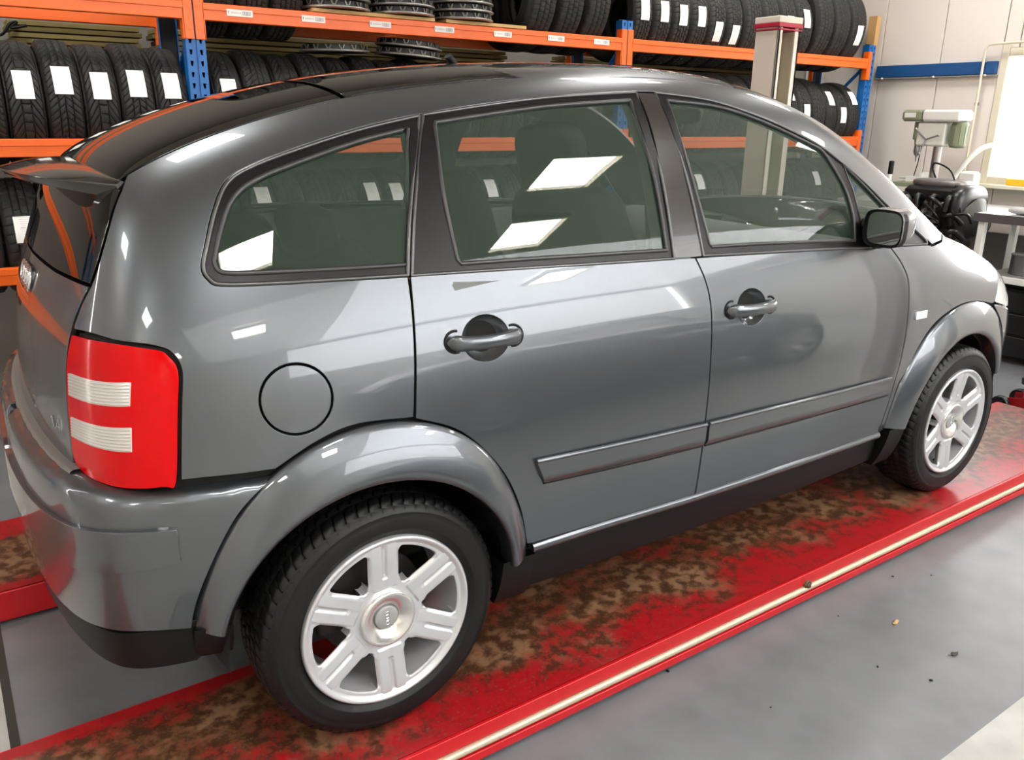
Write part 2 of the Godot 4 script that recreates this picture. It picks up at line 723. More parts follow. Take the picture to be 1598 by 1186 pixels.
func spoke_geo() -> Geo:
	var half := deg_to_rad(30.0)
	var top := PackedVector2Array()   # upper half of one sixth of the wheel face, from the hub outwards
	top.append(Vector2(cos(half), sin(half)) * 0.064)
	top.append(Vector2(cos(half), sin(half)) * 0.0880)
	top.append(Vector2.from_angle(deg_to_rad(27.3)) * 0.0882)
	top.append(Vector2.from_angle(deg_to_rad(25.2)) * 0.0892)
	top.append(Vector2(0.0845, 0.0373))
	top.append(Vector2(0.0900, 0.0372))
	top.append(Vector2(0.170, 0.0372))
	top.append(Vector2(0.1755, 0.0390))
	top.append(Vector2(0.1785, 0.0435))
	for k in 5:
		var a := deg_to_rad(lerpf(15.5, 30.0, k / 4.0))
		top.append(Vector2(cos(a), sin(a)) * (0.1860))
	for k in 13:
		var a := deg_to_rad(lerpf(30.0, 0.0, k / 12.0))
		top.append(Vector2(cos(a), sin(a)) * 0.198)
	var low := PackedVector2Array()
	for p in top:
		low.append(Vector2(p.x, -p.y))
	low.reverse()
	var poly := top.duplicate()
	for i in range(1, low.size()):
		poly.append(low[i])
	for k in range(1, 8):
		var a := deg_to_rad(lerpf(-30.0, 30.0, k / 8.0))
		poly.append(Vector2(cos(a), sin(a)) * 0.064)
	var height := func(w: Vector2) -> float:
		var r := w.length()
		var z := -0.010 + 0.010 * smoothstep(0.06, 0.19, r)
		var y := absf(w.y)
		z -= 0.007 * smoothstep(0.031, 0.040, y) * ramp(r, 0.104, 0.172, 0.006)
		z += 0.0034 * ramp(w.x, 0.078, 0.1925, 0.0018) * ramp(y, 0.0060, 0.0300, 0.0012)
		z += 0.0034 * ramp(w.x, 0.078, 0.104, 0.0030) * (1.0 - smoothstep(0.0050, 0.0070, y))
		z -= 0.0022 * ramp(w.x, 0.112, 0.196, 0.003) * (1.0 - smoothstep(0.0030, 0.0055, y))
		return z
	var keep := func(w: Vector2) -> bool:
		return w.length() > 0.067 and w.length() < 0.196 and absf(absf(w.angle()) - half) > 0.001
	var one := sheet(poly, 0.0045, height, 0.034, 0.0025, keep)
	var g := Geo.new()
	for k in 6:
		g.join(one.moved(Transform3D(Basis(Vector3.BACK, deg_to_rad(90.0 + 60.0 * k)), Vector3.ZERO)))
	return g


func make_wheel_meshes() -> void:
	M.wheel_tyre = tyre_geo(0.2955, 0.203, 0.190, 64, 0.30, 5, 0.006, 0.4).mesh()
	M.wheel_face = spoke_geo().mesh()
	var b := Geo.new()
	b.lathe([Vector2(0.183, -0.002), Vector2(0.190, -0.0005), Vector2(0.1965, 0.004), Vector2(0.2005, 0.0085), Vector2(0.2055, 0.0085), Vector2(0.2085, 0.004), Vector2(0.2085, -0.010)], 96, Vector3.ZERO, Vector3.BACK)
	M.wheel_lip = b.mesh()
	b = Geo.new()
	b.lathe([Vector2(0.1835, -0.004), Vector2(0.182, -0.030), Vector2(0.176, -0.060), Vector2(0.176, -0.12), Vector2(0.190, -0.150), Vector2(0.204, -0.165)], 72, Vector3.ZERO, Vector3.BACK)
	M.wheel_barrel = b.mesh()
	var hb := Geo.new()
	hb.lathe([Vector2(0.0685, -0.010), Vector2(0.0685, -0.003), Vector2(0.0665, 0.0005), Vector2(0.060, 0.0015), Vector2(0.046, -0.004), Vector2(0.034, -0.012), Vector2(0.0295, -0.018)], 64, Vector3.ZERO, Vector3.BACK)
	M.wheel_hub = hb.mesh()
	var cp := Geo.new()
	cp.lathe([Vector2(0.0290, -0.020), Vector2(0.0290, -0.012), Vector2(0.0270, -0.0095), Vector2(0.015, -0.0080), Vector2(0.0001, -0.0076)], 40, Vector3.ZERO, Vector3.BACK)
	M.wheel_cap = cp.mesh()
	var em := Geo.new()
	for k in 4:
		torus(em, Vector3(0, (k - 1.5) * 0.0078, -0.0074), Vector3.BACK, 0.0049, 0.0011, 20, 6)
	M.wheel_emblem = em.mesh()
	var vl := Geo.new()
	vl.tube([Vector3(0, -0.174, -0.045), Vector3(0.002, -0.160, -0.020), Vector3(0.003, -0.150, -0.008)], 0.0045, 8)
	M.wheel_valve = vl.mesh()
	var br := Geo.new()
	br.lathe([Vector2(0.0001, -0.060), Vector2(0.065, -0.060), Vector2(0.070, -0.085), Vector2(0.128, -0.085), Vector2(0.130, -0.095), Vector2(0.128, -0.105), Vector2(0.06, -0.105), Vector2(0.05, -0.16)], 48, Vector3.ZERO, Vector3.BACK)
	br.box(Vector3(-0.115, 0.02, -0.095), Vector3(0.06, 0.11, 0.06), 0.012)
	M.wheel_brake = br.mesh()


func wheel(parent: Node, called: String, at: Vector3, turn: float, roll: float) -> Node3D:
	var w := group_node(called, parent, at)
	w.basis = Basis(Vector3.UP, turn) * Basis(Vector3.BACK, roll)
	var ty := part("tyre", M.wheel_tyre, M.rubber, w)
	ty.position.z = -0.086
	part("rim_lip", M.wheel_lip, M.alloy, w)
	part("rim_barrel", M.wheel_barrel, M.alloy, w)
	part("spokes", M.wheel_face, M.alloy, w, "six broad silver alloy spokes")
	part("hub_ring", M.wheel_hub, M.machined, w, "bright machined hub ring")
	part("centre_cap", M.wheel_cap, M.cap_grey, w)
	part("emblem", M.wheel_emblem, M.chrome, w, "four small interlocking rings")
	part("valve", M.wheel_valve, M.black_plastic, w)
	part("brake_disc", M.wheel_brake, M.brake, w)
	return w


# ---------------------------------------------------------------- the car
const LINER0 := -93.0
const LINER1 := 93.0


func belt(x: float) -> float:
	return 1.0695 - 0.0245 * x - 0.0062 * x * x


func pts(list: Array) -> Array:
	return smooth(side_points(list))


func flare_geo(cx: float, cy: float, out_r: Sp, lip_r: Sp, a0: float, a1: float, bulge: float) -> Geo:
	var rows := []
	var na := 72
	for i in na + 1:
		var deg := lerpf(a0, a1, float(i) / na)
		var th := deg_to_rad(deg)
		var dir := Vector2(cos(th), sin(th))
		var row := []
		var ro := out_r.at(deg)
		var rl := lip_r.at(deg)
		var last := Vector3.ZERO
		for k in 11:
			var s := k / 10.0
			var r := lerpf(ro - 0.003, rl, s)
			var q := Vector2(cx, cy) + dir * r
			var p := S(q.x, q.y)
			p.z += 0.003 + bulge * (1.0 - pow(1.0 - s, 1.7)) - 0.004 * smoothstep(0.93, 1.0, s)
			if k == 0:
				row.append(p - Vector3(0, 0, 0.012))
			row.append(p)
			last = p
		row.append(last + Vector3(-dir.x * 0.003, -dir.y * 0.003, -0.008))
		row.append(last + Vector3(-dir.x * 0.002, -dir.y * 0.002, -0.030))
		row.append(last + Vector3(dir.x * 0.004, dir.y * 0.004, -0.065))
		rows.append(row)
	var g := Geo.new()
	g.grid(rows)
	return g


func build_car() -> void:
	var car := thing("car", "dark metallic grey five-door hatchback standing on the red lift", "car")
	make_wheel_meshes()
	# wheels
	wheel(car, "rear_wheel", Vector3(0, 0.2955, 0.800), 0.0, deg_to_rad(2))
	wheel(car, "front_wheel", Vector3(2.405, 0.2955, 0.812), 0.0, deg_to_rad(-4))
	wheel(car, "rear_wheel", Vector3(0, 0.2955, -0.800), PI, 0.3)
	wheel(car, "front_wheel", Vector3(2.405, 0.2955, -0.812), PI, 0.5)
	var paint: Material = M.paint
	var trim: Material = M.trim
	# ---- shared seams (x along the car, y up)
	var belt_rear := []
	for x in [0.112, 0.3, 0.5, 0.7, 0.958]:
		belt_rear.append([x, belt(x)])
	var belt_front := []
	for x in [0.965, 1.2, 1.45, 1.7, 1.876]:
		belt_front.append([x, belt(x)])
	var b_shut := [[0.961, 1.039], [0.988, 0.97], [0.997, 0.89], [0.993, 0.735], [0.990, 0.581], [0.992, 0.348]]
	var rear_shut := [[0.080, 0.767], [0.093, 0.897], [0.104, 1.0], [0.112, 1.0645]]
	var nose_shut := [[1.876, 1.001], [1.931, 0.946], [1.970, 0.883], [1.976, 0.783], [1.968, 0.624], [1.948, 0.504], [1.926, 0.342]]
	var window_line := [[2.112, 1.016], [1.943, 1.116], [1.842, 1.191], [1.745, 1.257], [1.640, 1.314], [1.522, 1.362], [1.382, 1.408], [1.218, 1.446], [1.046, 1.463], [0.935, 1.464], [0.6, 1.441], [0.254, 1.397], [0.092, 1.365], [-0.058, 1.324], [-0.157, 1.291], [-0.212, 1.262], [-0.249, 1.212], [-0.280, 1.148], [-0.296, 1.108], [-0.290, 1.086], [-0.269, 1.075], [-0.175, 1.0715], [-0.001, 1.0685], [0.109, 1.066]]
	# ---- body side: pillar, roof rail and rear quarter in one pressing
	var quarter_glass := pts([[-0.272, 1.120], [-0.268, 1.103], [-0.245, 1.0965], [-0.166, 1.0945], [0.0, 1.0915], [0.118, 1.0895]]) + pts([[0.205, 1.368], [0.082, 1.342], [-0.058, 1.301], [-0.143, 1.272], [-0.193, 1.246], [-0.224, 1.214], [-0.252, 1.165]])
	var ring: Array = pts(window_line)
	var side_loop: Array = [S(2.25, 0.992), S(2.16, 0.985)] + ring
	side_loop += pts([[0.109, 1.062], [0.104, 1.0], [0.093, 0.897], [0.079, 0.769]])
	side_loop += pts([[0.079, 0.769], [-0.048, 0.777], [-0.131, 0.758], [-0.227, 0.710]])
	side_loop += pts([[-0.227, 0.712], [-0.30, 0.714], [-0.399, 0.716]])
	side_loop += smooth([S(-0.399, 0.716), S(-0.378, 0.872), S(-0.369, 0.930), S(-0.380, 0.960), Vector3(-0.403, 0.973, 0.683), Vector3(-0.465, 0.980, 0.626), Vector3(-0.514, 0.976, 0.487)])
	side_loop += smooth([Vector3(-0.512, 0.985, 0.484), Vector3(-0.494, 1.033, 0.502), Vector3(-0.474, 1.069, 0.516), Vector3(-0.457, 1.108, 0.518), Vector3(-0.432, 1.168, 0.505), Vector3(-0.408, 1.218, 0.480), Vector3(-0.390, 1.243, 0.460)])
	side_loop += smooth([U(-0.37, 0.425), U(-0.21, 0.430), U(-0.03, 0.427), U(0.157, 0.423), U(0.6, 0.423), U(1.0, 0.430), U(1.3, 0.446), U(1.45, 0.465), U(1.6, 0.492), U(1.8, 0.535), U(2.0, 0.585), U(2.2, 0.640), U(2.33, 0.672)])
	var flap_c := Vector2(-0.168, 0.849)
	var flap_loop := []
	for k in 40:
		var a := TAU * k / 40
		flap_loop.append(S(flap_c.x + cos(a) * 0.0715, flap_c.y + sin(a) * 0.0705))
	var tilt := Vector3(-0.25, 0.6, 0.75)
	var bs := panel(side_loop, tilt, {"holes": [flap_loop], "step": 0.022})
	var side_r := part("body_side", bs, paint, car)
	# the filler flap is on the right side only: the left pressing is whole
	var side_l := part("body_side", panel(side_loop, tilt, {"step": 0.03}).mirrored(), paint, car)
	part("fuel_flap", panel(flap_loop, Vector3(-0.1, 0.1, 1), {"step": 0.012}), paint, side_r, "round fuel filler flap")
	# ---- doors
	var arch_r := [[0.386, 0.369], [0.354, 0.489], [0.294, 0.606], [0.192, 0.715], [0.080, 0.767]]
	var rd := pts(belt_rear) + pts(b_shut) + pts([[0.992, 0.348], [0.8, 0.355], [0.634, 0.361], [0.403, 0.367]]) + pts(arch_r) + pts(rear_shut)
	var b_up := b_shut.duplicate()
	b_up.reverse()
	var fd := pts(belt_front) + pts(nose_shut) + pts([[1.926, 0.342], [1.6, 0.343], [1.3, 0.345], [0.992, 0.348]]) + pts(b_up)
	var hr := Vector2(0.272, 0.918)
	var hf := Vector2(1.162, 0.888)
	var doors := {}
	for which in [["rear_door", rd, hr], ["front_door", fd, hf]]:
		var hole := []
		for k in 40:
			var a := TAU * k / 40
			hole.append(S(which[2].x + cos(a) * 0.0595, which[2].y + sin(a) * 0.0495))
		var g := panel(which[1], Vector3.BACK, {"step": 0.018, "holes": [hole], "gap": 0.0034})
		doors[which[0]] = [part(which[0], g, paint, car), part(which[0], g.mirrored(), paint, car)]
	for which in [["rear_door", 0.170, 0.366, hr], ["front_door", 1.054, 1.262, hf]]:
		var g := Geo.new()
		var x0: float = which[1]
		var x1: float = which[2]
		var c: Vector2 = which[3]
		var rows := []
		for i in 25:
			var s := i / 24.0
			var x := lerpf(x0, x1, s)
			var y := c.y + (s - 0.5) * -0.004
			var base := S(x, y)
			var endf := pow(sin(clampf(minf(s, 1.0 - s) / 0.085, 0.0, 1.0) * PI / 2), 0.8)
			var hh := 0.0195 * lerpf(0.12, 1.0, endf) * (1.0 - 0.15 * sin(s * PI))
			var out := 0.005 + 0.023 * sin(clampf(s * 1.05, 0.0, 1.0) * PI) ** 0.6
			var row := []
			for k in 16:
				var a := TAU * k / 16
				row.append(base + Vector3(0, sin(a) * hh, out + cos(a) * 0.0125 * endf))
			rows.append(row)
		g.grid(rows, false, true, true)
		var dark := Geo.new()
		for q in [arc(Vector2(x0 + 0.023, c.y + 0.002), 0.026, 0.0235, 75, 285, 14), arc(Vector2(x1 - 0.023, c.y - 0.002), 0.026, 0.0235, -105, 105, 14)]:
			var path := []
			for w in q:
				path.append(S(w.x, w.y) + Vector3(0, 0, 0.0005))
			dark.tube(path, 0.0032, 6)
		var cup := Geo.new()
		var cup_rows := []
		for i in 11:
			var f := i / 10.0
			var row := []
			for j in 40:
				var a := TAU * j / 40
				var sp := S(c.x + cos(a) * 0.0632 * f, c.y + sin(a) * 0.0532 * f)
				row.append(sp - Vector3(0, 0, 0.0005 + 0.034 * pow(1.0 - f * f, 0.75)))
			cup_rows.append(row)
		cup.grid(cup_rows, false, true)
		for i in 40:
			cup.n[i] = Vector3.BACK
		for i in cup.v.size():
			if cup.n[i].z < 0.0:
				cup.n[i] = -cup.n[i]
		for k in 2:
			var parent: Node = doors[which[0]][k]
			part("handle_cup", cup if k == 0 else cup.mirrored(), paint, parent)
			part("handle", g if k == 0 else g.mirrored(), paint, parent, "painted pull handle")
			part("handle_gasket", dark if k == 0 else dark.mirrored(), M.black_plastic, parent)
	# protective mouldings
	for which in [["rear_door", [[0.394, 0.602], [0.7, 0.588], [0.984, 0.577]], [[0.984, 0.510], [0.7, 0.521], [0.424, 0.536]]], ["front_door", [[0.997, 0.577], [1.45, 0.566], [1.905, 0.556]], [[1.918, 0.490], [1.45, 0.499], [0.997, 0.509]]]]:
		var b0: Array = which[2][2]
		var b1: Array = which[2][0]
		var taper := func(p: Vector3) -> float:
			var yb := lerpf(b0[1], b1[1], (p.x - b0[0]) / (b1[0] - b0[0]))
			return -0.0115 * pow(clampf(1.0 - (p.y - yb) / 0.022, 0.0, 1.0), 2.0)
		var g := panel(pts(which[1]) + pts(which[2]), Vector3.BACK, {"step": 0.010, "off": 0.013, "gap": 0.0, "skirt": 0.018, "bend": taper})
		var bd := bead(pts(which[1]), 0.0060, 0.0095)
		var under := bead(pts(which[2]), 0.0045, 0.0005)  # black bead standing in for the shadow line under the moulding
		for k in 2:
			part("moulding", g if k == 0 else g.mirrored(), paint, doors[which[0]][k], "raised protective strip")
			part("moulding_shade_line", under if k == 0 else under.mirrored(), M.black_plastic, doors[which[0]][k])
			part("moulding_edge", bd if k == 0 else bd.mirrored(), paint, doors[which[0]][k])
	# sill below the doors
	var sill := panel(pts([[0.39, 0.350], [0.634, 0.357], [1.3, 0.341], [1.94, 0.338]]) + pts([[1.97, 0.215], [1.2, 0.20], [0.39, 0.215]]), Vector3(0, -0.2, 1), {"off": -0.012, "skirt": 0.03})
	var strip := bead(pts([[0.405, 0.352], [0.634, 0.350], [0.99, 0.338], [1.4, 0.334], [1.93, 0.332]]), 0.014, -0.005)
	for k in 2:
		part("sill", sill if k == 0 else sill.mirrored(), M.black_plastic, car)
		part("sill_strip", strip if k == 0 else strip.mirrored(), paint, car)
	# ---- window frames and panes
	var rear_glass := side_points([[0.243, 1.0815], [0.4, 1.079], [0.62, 1.073], [0.866, 1.066]]) + pts([[0.866, 1.066], [0.884, 1.25], [0.902, 1.443]]) + pts([[0.902, 1.443], [0.6, 1.422], [0.279, 1.382]]) + pts([[0.272, 1.370], [0.240, 1.230], [0.236, 1.090]])
	var front_glass := pts([[1.036, 1.0625], [1.3, 1.054], [1.690, 1.035]]) + pts([[1.690, 1.035], [1.709, 1.101], [1.704, 1.19], [1.662, 1.283], [1.638, 1.312]]) + pts([[1.638, 1.312], [1.424, 1.387], [1.245, 1.431], [1.042, 1.446]]) + pts([[1.042, 1.446], [1.022, 1.278], [1.030, 1.070]])
	var tri_glass := side_points([[1.732, 1.262], [1.745, 1.18], [1.742, 1.043], [2.02, 1.031], [1.92, 1.112], [1.82, 1.193]])
	var quarter_frame := ring.slice(ring.size() - 62) + side_points([[0.112, 1.067], [0.150, 1.20], [0.246, 1.394]])
	quarter_frame = pts([[0.246, 1.3945], [0.092, 1.363], [-0.058, 1.322], [-0.157, 1.289], [-0.210, 1.260], [-0.246, 1.211], [-0.277, 1.148], [-0.293, 1.109], [-0.287, 1.088], [-0.267, 1.077], [-0.175, 1.0735], [-0.001, 1.0705], [0.109, 1.068]]) + pts([[0.109, 1.068], [0.150, 1.20], [0.246, 1.3945]])
	var rear_frame := pts([[0.118, 1.0665], [0.3, 1.062], [0.6, 1.052], [0.884, 1.043]]) + pts([[0.884, 1.043], [0.908, 1.25], [0.940, 1.4635]]) + pts([[0.940, 1.4635], [0.6, 1.440], [0.256, 1.3965]]) + pts([[0.256, 1.3965], [0.160, 1.20], [0.118, 1.0665]])
	var front_frame := pts([[0.994, 1.042], [1.2, 1.033], [1.6, 1.016], [1.9, 1.002], [2.125, 0.991]]) + pts([[2.125, 0.993], [2.105, 1.017], [1.940, 1.114], [1.840, 1.189], [1.743, 1.255], [1.638, 1.312], [1.520, 1.360], [1.380, 1.406], [1.216, 1.444], [1.046, 1.461], [1.012, 1.4635]]) + pts([[1.012, 1.4635], [1.000, 1.25], [0.994, 1.042]])
	front_frame = pts([[0.994, 1.042], [1.2, 1.033], [1.6, 1.016], [1.9, 1.002], [2.125, 0.991]]) + pts([[2.125, 0.993], [2.105, 1.017], [1.940, 1.116], [1.840, 1.191], [1.743, 1.257], [1.642, 1.318], [1.520, 1.366], [1.380, 1.410], [1.216, 1.448], [1.046, 1.4625], [1.012, 1.4635]]) + pts([[1.012, 1.4635], [1.000, 1.25], [0.994, 1.042]])
	var pillar := pts([[0.944, 1.4635], [0.912, 1.25], [0.888, 1.043]]) + side_points([[0.958, 1.0405], [0.990, 1.0405]]) + pts([[0.990, 1.0405], [0.996, 1.25], [1.008, 1.4635]])
	var sets := [
		["quarter_window", quarter_frame, [quarter_glass], null],
		["rear_door", rear_frame, [rear_glass], doors["rear_door"]],
		["front_door", front_frame, [front_glass, tri_glass], doors["front_door"]],
	]
	for w in sets:
		var fr := panel(w[1], Vector3(0, 0.35, 0.94), {"holes": w[2], "off": -0.004, "gap": 0.001, "skirt": 0.016, "step": 0.02})
		var rim_bead := bead(w[1], 0.0045, -0.002, true)
		for k in 2:
			var host: Node = car
			if w[3] != null:
				host = w[3][k]
			else:
				host = side_r if k == 0 else side_l
			part("window_frame", fr if k == 0 else fr.mirrored(), trim, host, "satin black window frame")
			part("frame_edge", rim_bead if k == 0 else rim_bead.mirrored(), M.satin, host)
			for hole in w[2]:
				var gl := panel(hole, Vector3(0, 0.35, 0.94), {"off": -0.009, "gap": -0.004, "skirt": 0.0, "step": 0.03})
				var seal := bead(hole, 0.0055, -0.005, true)
				part("window_pane", gl if k == 0 else gl.mirrored(), M.glass, host, "green-tinted side window")
				part("window_seal", seal if k == 0 else seal.mirrored(), M.satin_dark, host)
	var pl := panel(pillar, Vector3(0, 0.35, 0.94), {"off": -0.002, "gap": 0.0015, "step": 0.02})
	for k in 2:
		part("pillar_cover", pl if k == 0 else pl.mirrored(), M.pillar, doors["front_door"][k], "glossy dark pillar cover")
	# ---- wings, arch flares
	var wing_loop := side_points([[1.876, 1.001], [2.0, 0.995], [2.128, 0.988], [2.16, 0.981], [2.25, 0.988]]) + smooth([U(2.338, 0.669), U(2.5, 0.645), U(2.65, 0.615), U(2.78, 0.582)]) + smooth([U(2.80, 0.585), S(2.76, 0.86), S(2.705, 0.80), S(2.650, 0.725)])
	wing_loop += pts([[2.631, 0.723], [2.507, 0.748], [2.354, 0.754], [2.187, 0.718], [2.09, 0.655], [2.022, 0.566], [1.976, 0.499], [1.955, 0.346]])
	var nose_up := nose_shut.duplicate()
	nose_up.reverse()
	wing_loop += pts(nose_up)
	var wing := panel(wing_loop, Vector3(0.2, 0.45, 0.87), {"step": 0.02})
	var ind := Geo.new()
	var ip := S(2.058, 0.757)
	ind = panel(side_points([[2.022, 0.745], [2.094, 0.743], [2.096, 0.768], [2.024, 0.770]]), Vector3.BACK, {"off": 0.006, "gap": 0.0, "skirt": 0.01, "step": 0.02})
	var out_rear := Sp.new(0, 15, [0.388, 0.394, 0.403, 0.424, 0.450, 0.467, 0.474, 0.473, 0.464, 0.449, 0.431, 0.420, 0.414])
	var lip_rear := Sp.new(0, 45, [0.330, 0.338, 0.352, 0.362, 0.362])
	var out_front := Sp.new(0, 15, [0.450, 0.455, 0.463, 0.470, 0.471, 0.463, 0.457, 0.458, 0.465, 0.470, 0.468, 0.460, 0.452])
	var lip_front := Sp.new(0, 45, [0.345, 0.345, 0.345, 0.352, 0.362])
	var fl_r := flare_geo(0, 0.30, out_rear, lip_rear, 7, 168, 0.036)
	var fl_f := flare_geo(2.405, 0.30, out_front, lip_front, 22, 173, 0.034)
	var liners := []
	var arch_prof := [Vector2(0.352, 0.0), Vector2(0.362, -0.10), Vector2(0.362, -0.34), Vector2(0.30, -0.36), Vector2(0.001, -0.36)]
	for cx in [0.0, 2.405]:
		var liner := Geo.new()
		liner.lathe(arch_prof, 40, Vector3(cx, 0.30, 0.775), Vector3.BACK, deg_to_rad(LINER0), deg_to_rad(LINER1))
		liners.append(liner)
	for k in 2:
		var wg := part("front_wing", wing if k == 0 else wing.mirrored(), paint, car)
		part("indicator", ind if k == 0 else ind.mirrored(), M.clear_lens, wg, "clear side indicator")
		part("rear_arch", fl_r if k == 0 else fl_r.mirrored(), paint, car, "bulging rear wheel arch")
		part("front_arch", fl_f if k == 0 else fl_f.mirrored(), paint, car, "bulging front wheel arch")
		for liner in liners:
			part("arch_liner", liner if k == 0 else liner.mirrored(), M.black, car)
	# black flaps at the feet of the arches
	var flap_list := []
	for q in [[0.305, 0.400, 0.350, 0.215], [1.96, 2.065, 0.350, 0.200], [-0.408, -0.335, 0.392, 0.312]]:
		var flaps := Geo.new()
		flap_list.append(flaps)
		var rows := []
		for i in 9:
			var s := i / 8.0
			var row := []
			var y := lerpf(q[2], q[3], s)
			for j in 9:
				var x := lerpf(q[0], q[1], j / 8.0)
				var p := S(x, maxf(y, 0.2))
				row.append(Vector3(x, y, p.z + 0.022 - 0.02 * s * s))
			rows.append(row)
		flaps.grid(rows, false, false, true)
		for e in [q[0], q[1]]:
			var r2 := []
			for i in 9:
				var y := lerpf(q[2], q[3], i / 8.0)
				var p := S(e, maxf(y, 0.2))
				r2.append([Vector3(e, y, p.z + 0.022 - 0.02 * i * i / 64.0), Vector3(e, y, p.z - 0.10)])
			flaps.grid(r2, false, false, e == q[0])
		var z0 := S(q[0], maxf(q[3], 0.2)).z + 0.002
		var z1 := S(q[1], maxf(q[3], 0.2)).z + 0.002
		flaps.face(Vector3(q[0], q[3], z0 - 0.10), Vector3(q[1], q[3], z1 - 0.10), Vector3(q[1], q[3], z1), Vector3(q[0], q[3], z0), Vector3.DOWN)
	for k in 2:
		for flaps in flap_list:
			part("arch_flap", flaps if k == 0 else flaps.mirrored(), M.black_plastic, car, "black mud flap")
	# ---- roof, screens, bonnet
	var across := func(list: Array) -> Array:
		var right := smooth(list)
		var left := []
		for p in right:
			left.push_front(Vector3(p.x, p.y, -p.z))
		return right + left
	var rear_g: Array = across.call([U(-0.455, 0.0), U(-0.440, 0.25), U(-0.395, 0.40), U(-0.36, 0.425), U(-0.21, 0.427), U(-0.03, 0.424), U(0.11, 0.421)])
	part("hatch_glass", panel(rear_g, Vector3(-0.2, 1, 0), {"step": 0.03, "skirt": 0.01}), M.black_glass, car, "glossy black hatch glass")
	var g2: Array = [U(0.118, -0.420), U(0.118, 0.0), U(0.118, 0.420), U(0.36, 0.420), U(0.60, 0.420), U(0.60, 0.0), U(0.60, -0.420), U(0.36, -0.420)]
	part("roof_glass", panel(g2, Vector3.UP, {"step": 0.03, "skirt": 0.01}), M.black_glass, car, "dark sliding glass roof")
	var g3: Array = across.call([U(0.607, 0.0), U(0.607, 0.419), U(1.0, 0.427), U(1.3, 0.443), U(1.40, 0.455), U(1.44, 0.25), U(1.455, 0.0)])
	part("roof_panel", panel(g3, Vector3.UP, {"step": 0.03, "skirt": 0.01}), paint, car)
	var ws: Array = across.call([U(1.462, 0.0), U(1.447, 0.25), U(1.41, 0.455)]) 
	ws = [U(1.462, 0.0), U(1.447, 0.25), U(1.41, 0.455)] + smooth([U(1.45, 0.462), U(1.6, 0.489), U(1.8, 0.532), U(2.0, 0.582), U(2.2, 0.637), U(2.32, 0.668)]) + smooth([U(2.36, 0.60), U(2.42, 0.3), U(2.44, 0.0)])
	var wl := []
	for p in ws:
		wl.push_front(Vector3(p.x, p.y, -p.z))
	part("windscreen", panel(ws + wl, Vector3(0.45, 0.9, 0), {"step": 0.04, "skirt": 0.008, "off": -0.003}), M.glass, car, "tinted windscreen")
	var bn := [U(2.447, 0.0), U(2.425, 0.3), U(2.37, 0.60), U(2.36, 0.662)] + smooth([U(2.5, 0.640), U(2.65, 0.610), U(2.78, 0.576), U(2.90, 0.50), U(2.98, 0.3), U(3.0, 0.0)])
	var bl := []
	for p in bn:
		bl.push_front(Vector3(p.x, p.y, -p.z))
	part("bonnet", panel(bn + bl, Vector3(0.3, 1, 0), {"step": 0.035}), paint, car)
	var aer := Geo.new()
	aer.tube([U(0.66, 0.0), U(0.66, 0.0) + Vector3(-0.02, 0.02, 0)], 0.02, 10, false, true, 0.5)
	part("aerial_base", aer, M.black_plastic, car)
	# ---- nose: headlamps, bumper with grille
	var lamp_loop := smooth([S(2.765, 0.855), S(2.712, 0.800), S(2.660, 0.728)]) + smooth([S(2.675, 0.722), S(2.80, 0.690), S(2.92, 0.665)]) + smooth([Vector3(3.06, 0.66, 0.45), Vector3(3.04, 0.78, 0.40), Vector3(2.93, 0.84, 0.49), Vector3(2.80, 0.875, 0.575)])
	var lamp := panel(lamp_loop, Vector3(0.7, 0.35, 0.6), {"step": 0.03, "gap": 0.003})
	var lamp_back := Geo.new()
	lamp_back.lathe([Vector2(0.001, 0.0), Vector2(0.05, 0.015), Vector2(0.075, 0.06)], 24, Vector3(2.83, 0.76, 0.56), Vector3(0.9, 0, 0.4))
	for k in 2:
		var l := part("headlamp", lamp if k == 0 else lamp.mirrored(), M.clear_lens, car, "clear headlamp")
		part("reflector", lamp_back if k == 0 else lamp_back.mirrored(), M.chrome, l)
	var fb := smooth([S(2.648, 0.718), S(2.70, 0.712), S(2.80, 0.683), S(2.92, 0.658)]) + smooth([Vector3(3.06, 0.655, 0.45), Vector3(3.09, 0.72, 0.36), N(0.80, 0.30), N(0.845, 0.0)])
	for k in 14:
		fb.append(N(lerpf(0.84, 0.22, k / 13.0), 0.0))
	fb += smooth([Vector3(3.05, 0.22, 0.40), S(2.86, 0.22), S(2.815, 0.30), S(2.835, 0.40), S(2.83, 0.52), S(2.78, 0.60), S(2.72, 0.66), S(2.648, 0.716)])
	var fbg := panel(fb, Vector3(0.75, 0.1, 0.65), {"step": 0.03, "skirt": 0.02})
	for k in 2:
		part("front_bumper", fbg if k == 0 else fbg.mirrored(), paint, car)
	var grille := Geo.new()
	for r in 6:
		grille.box(Vector3(3.165, 0.34 + r * 0.03, 0), Vector3(0.02, 0.012, 0.9 - r * 0.04), 0.003)
	part("grille", grille, M.black_plastic, car)
	# ---- tail: lower screen, tailgate, lamps, bumper, spoiler
	var upper := [R(1.069, 0.0), R(1.069, 0.30), Vector3(-0.471, 1.068, 0.512)] + smooth([Vector3(-0.457, 1.108, 0.514), Vector3(-0.432, 1.168, 0.502), Vector3(-0.405, 1.222, 0.474), Vector3(-0.388, 1.245, 0.455)]) + [R(1.27, 0.3), R(1.285, 0.0)]
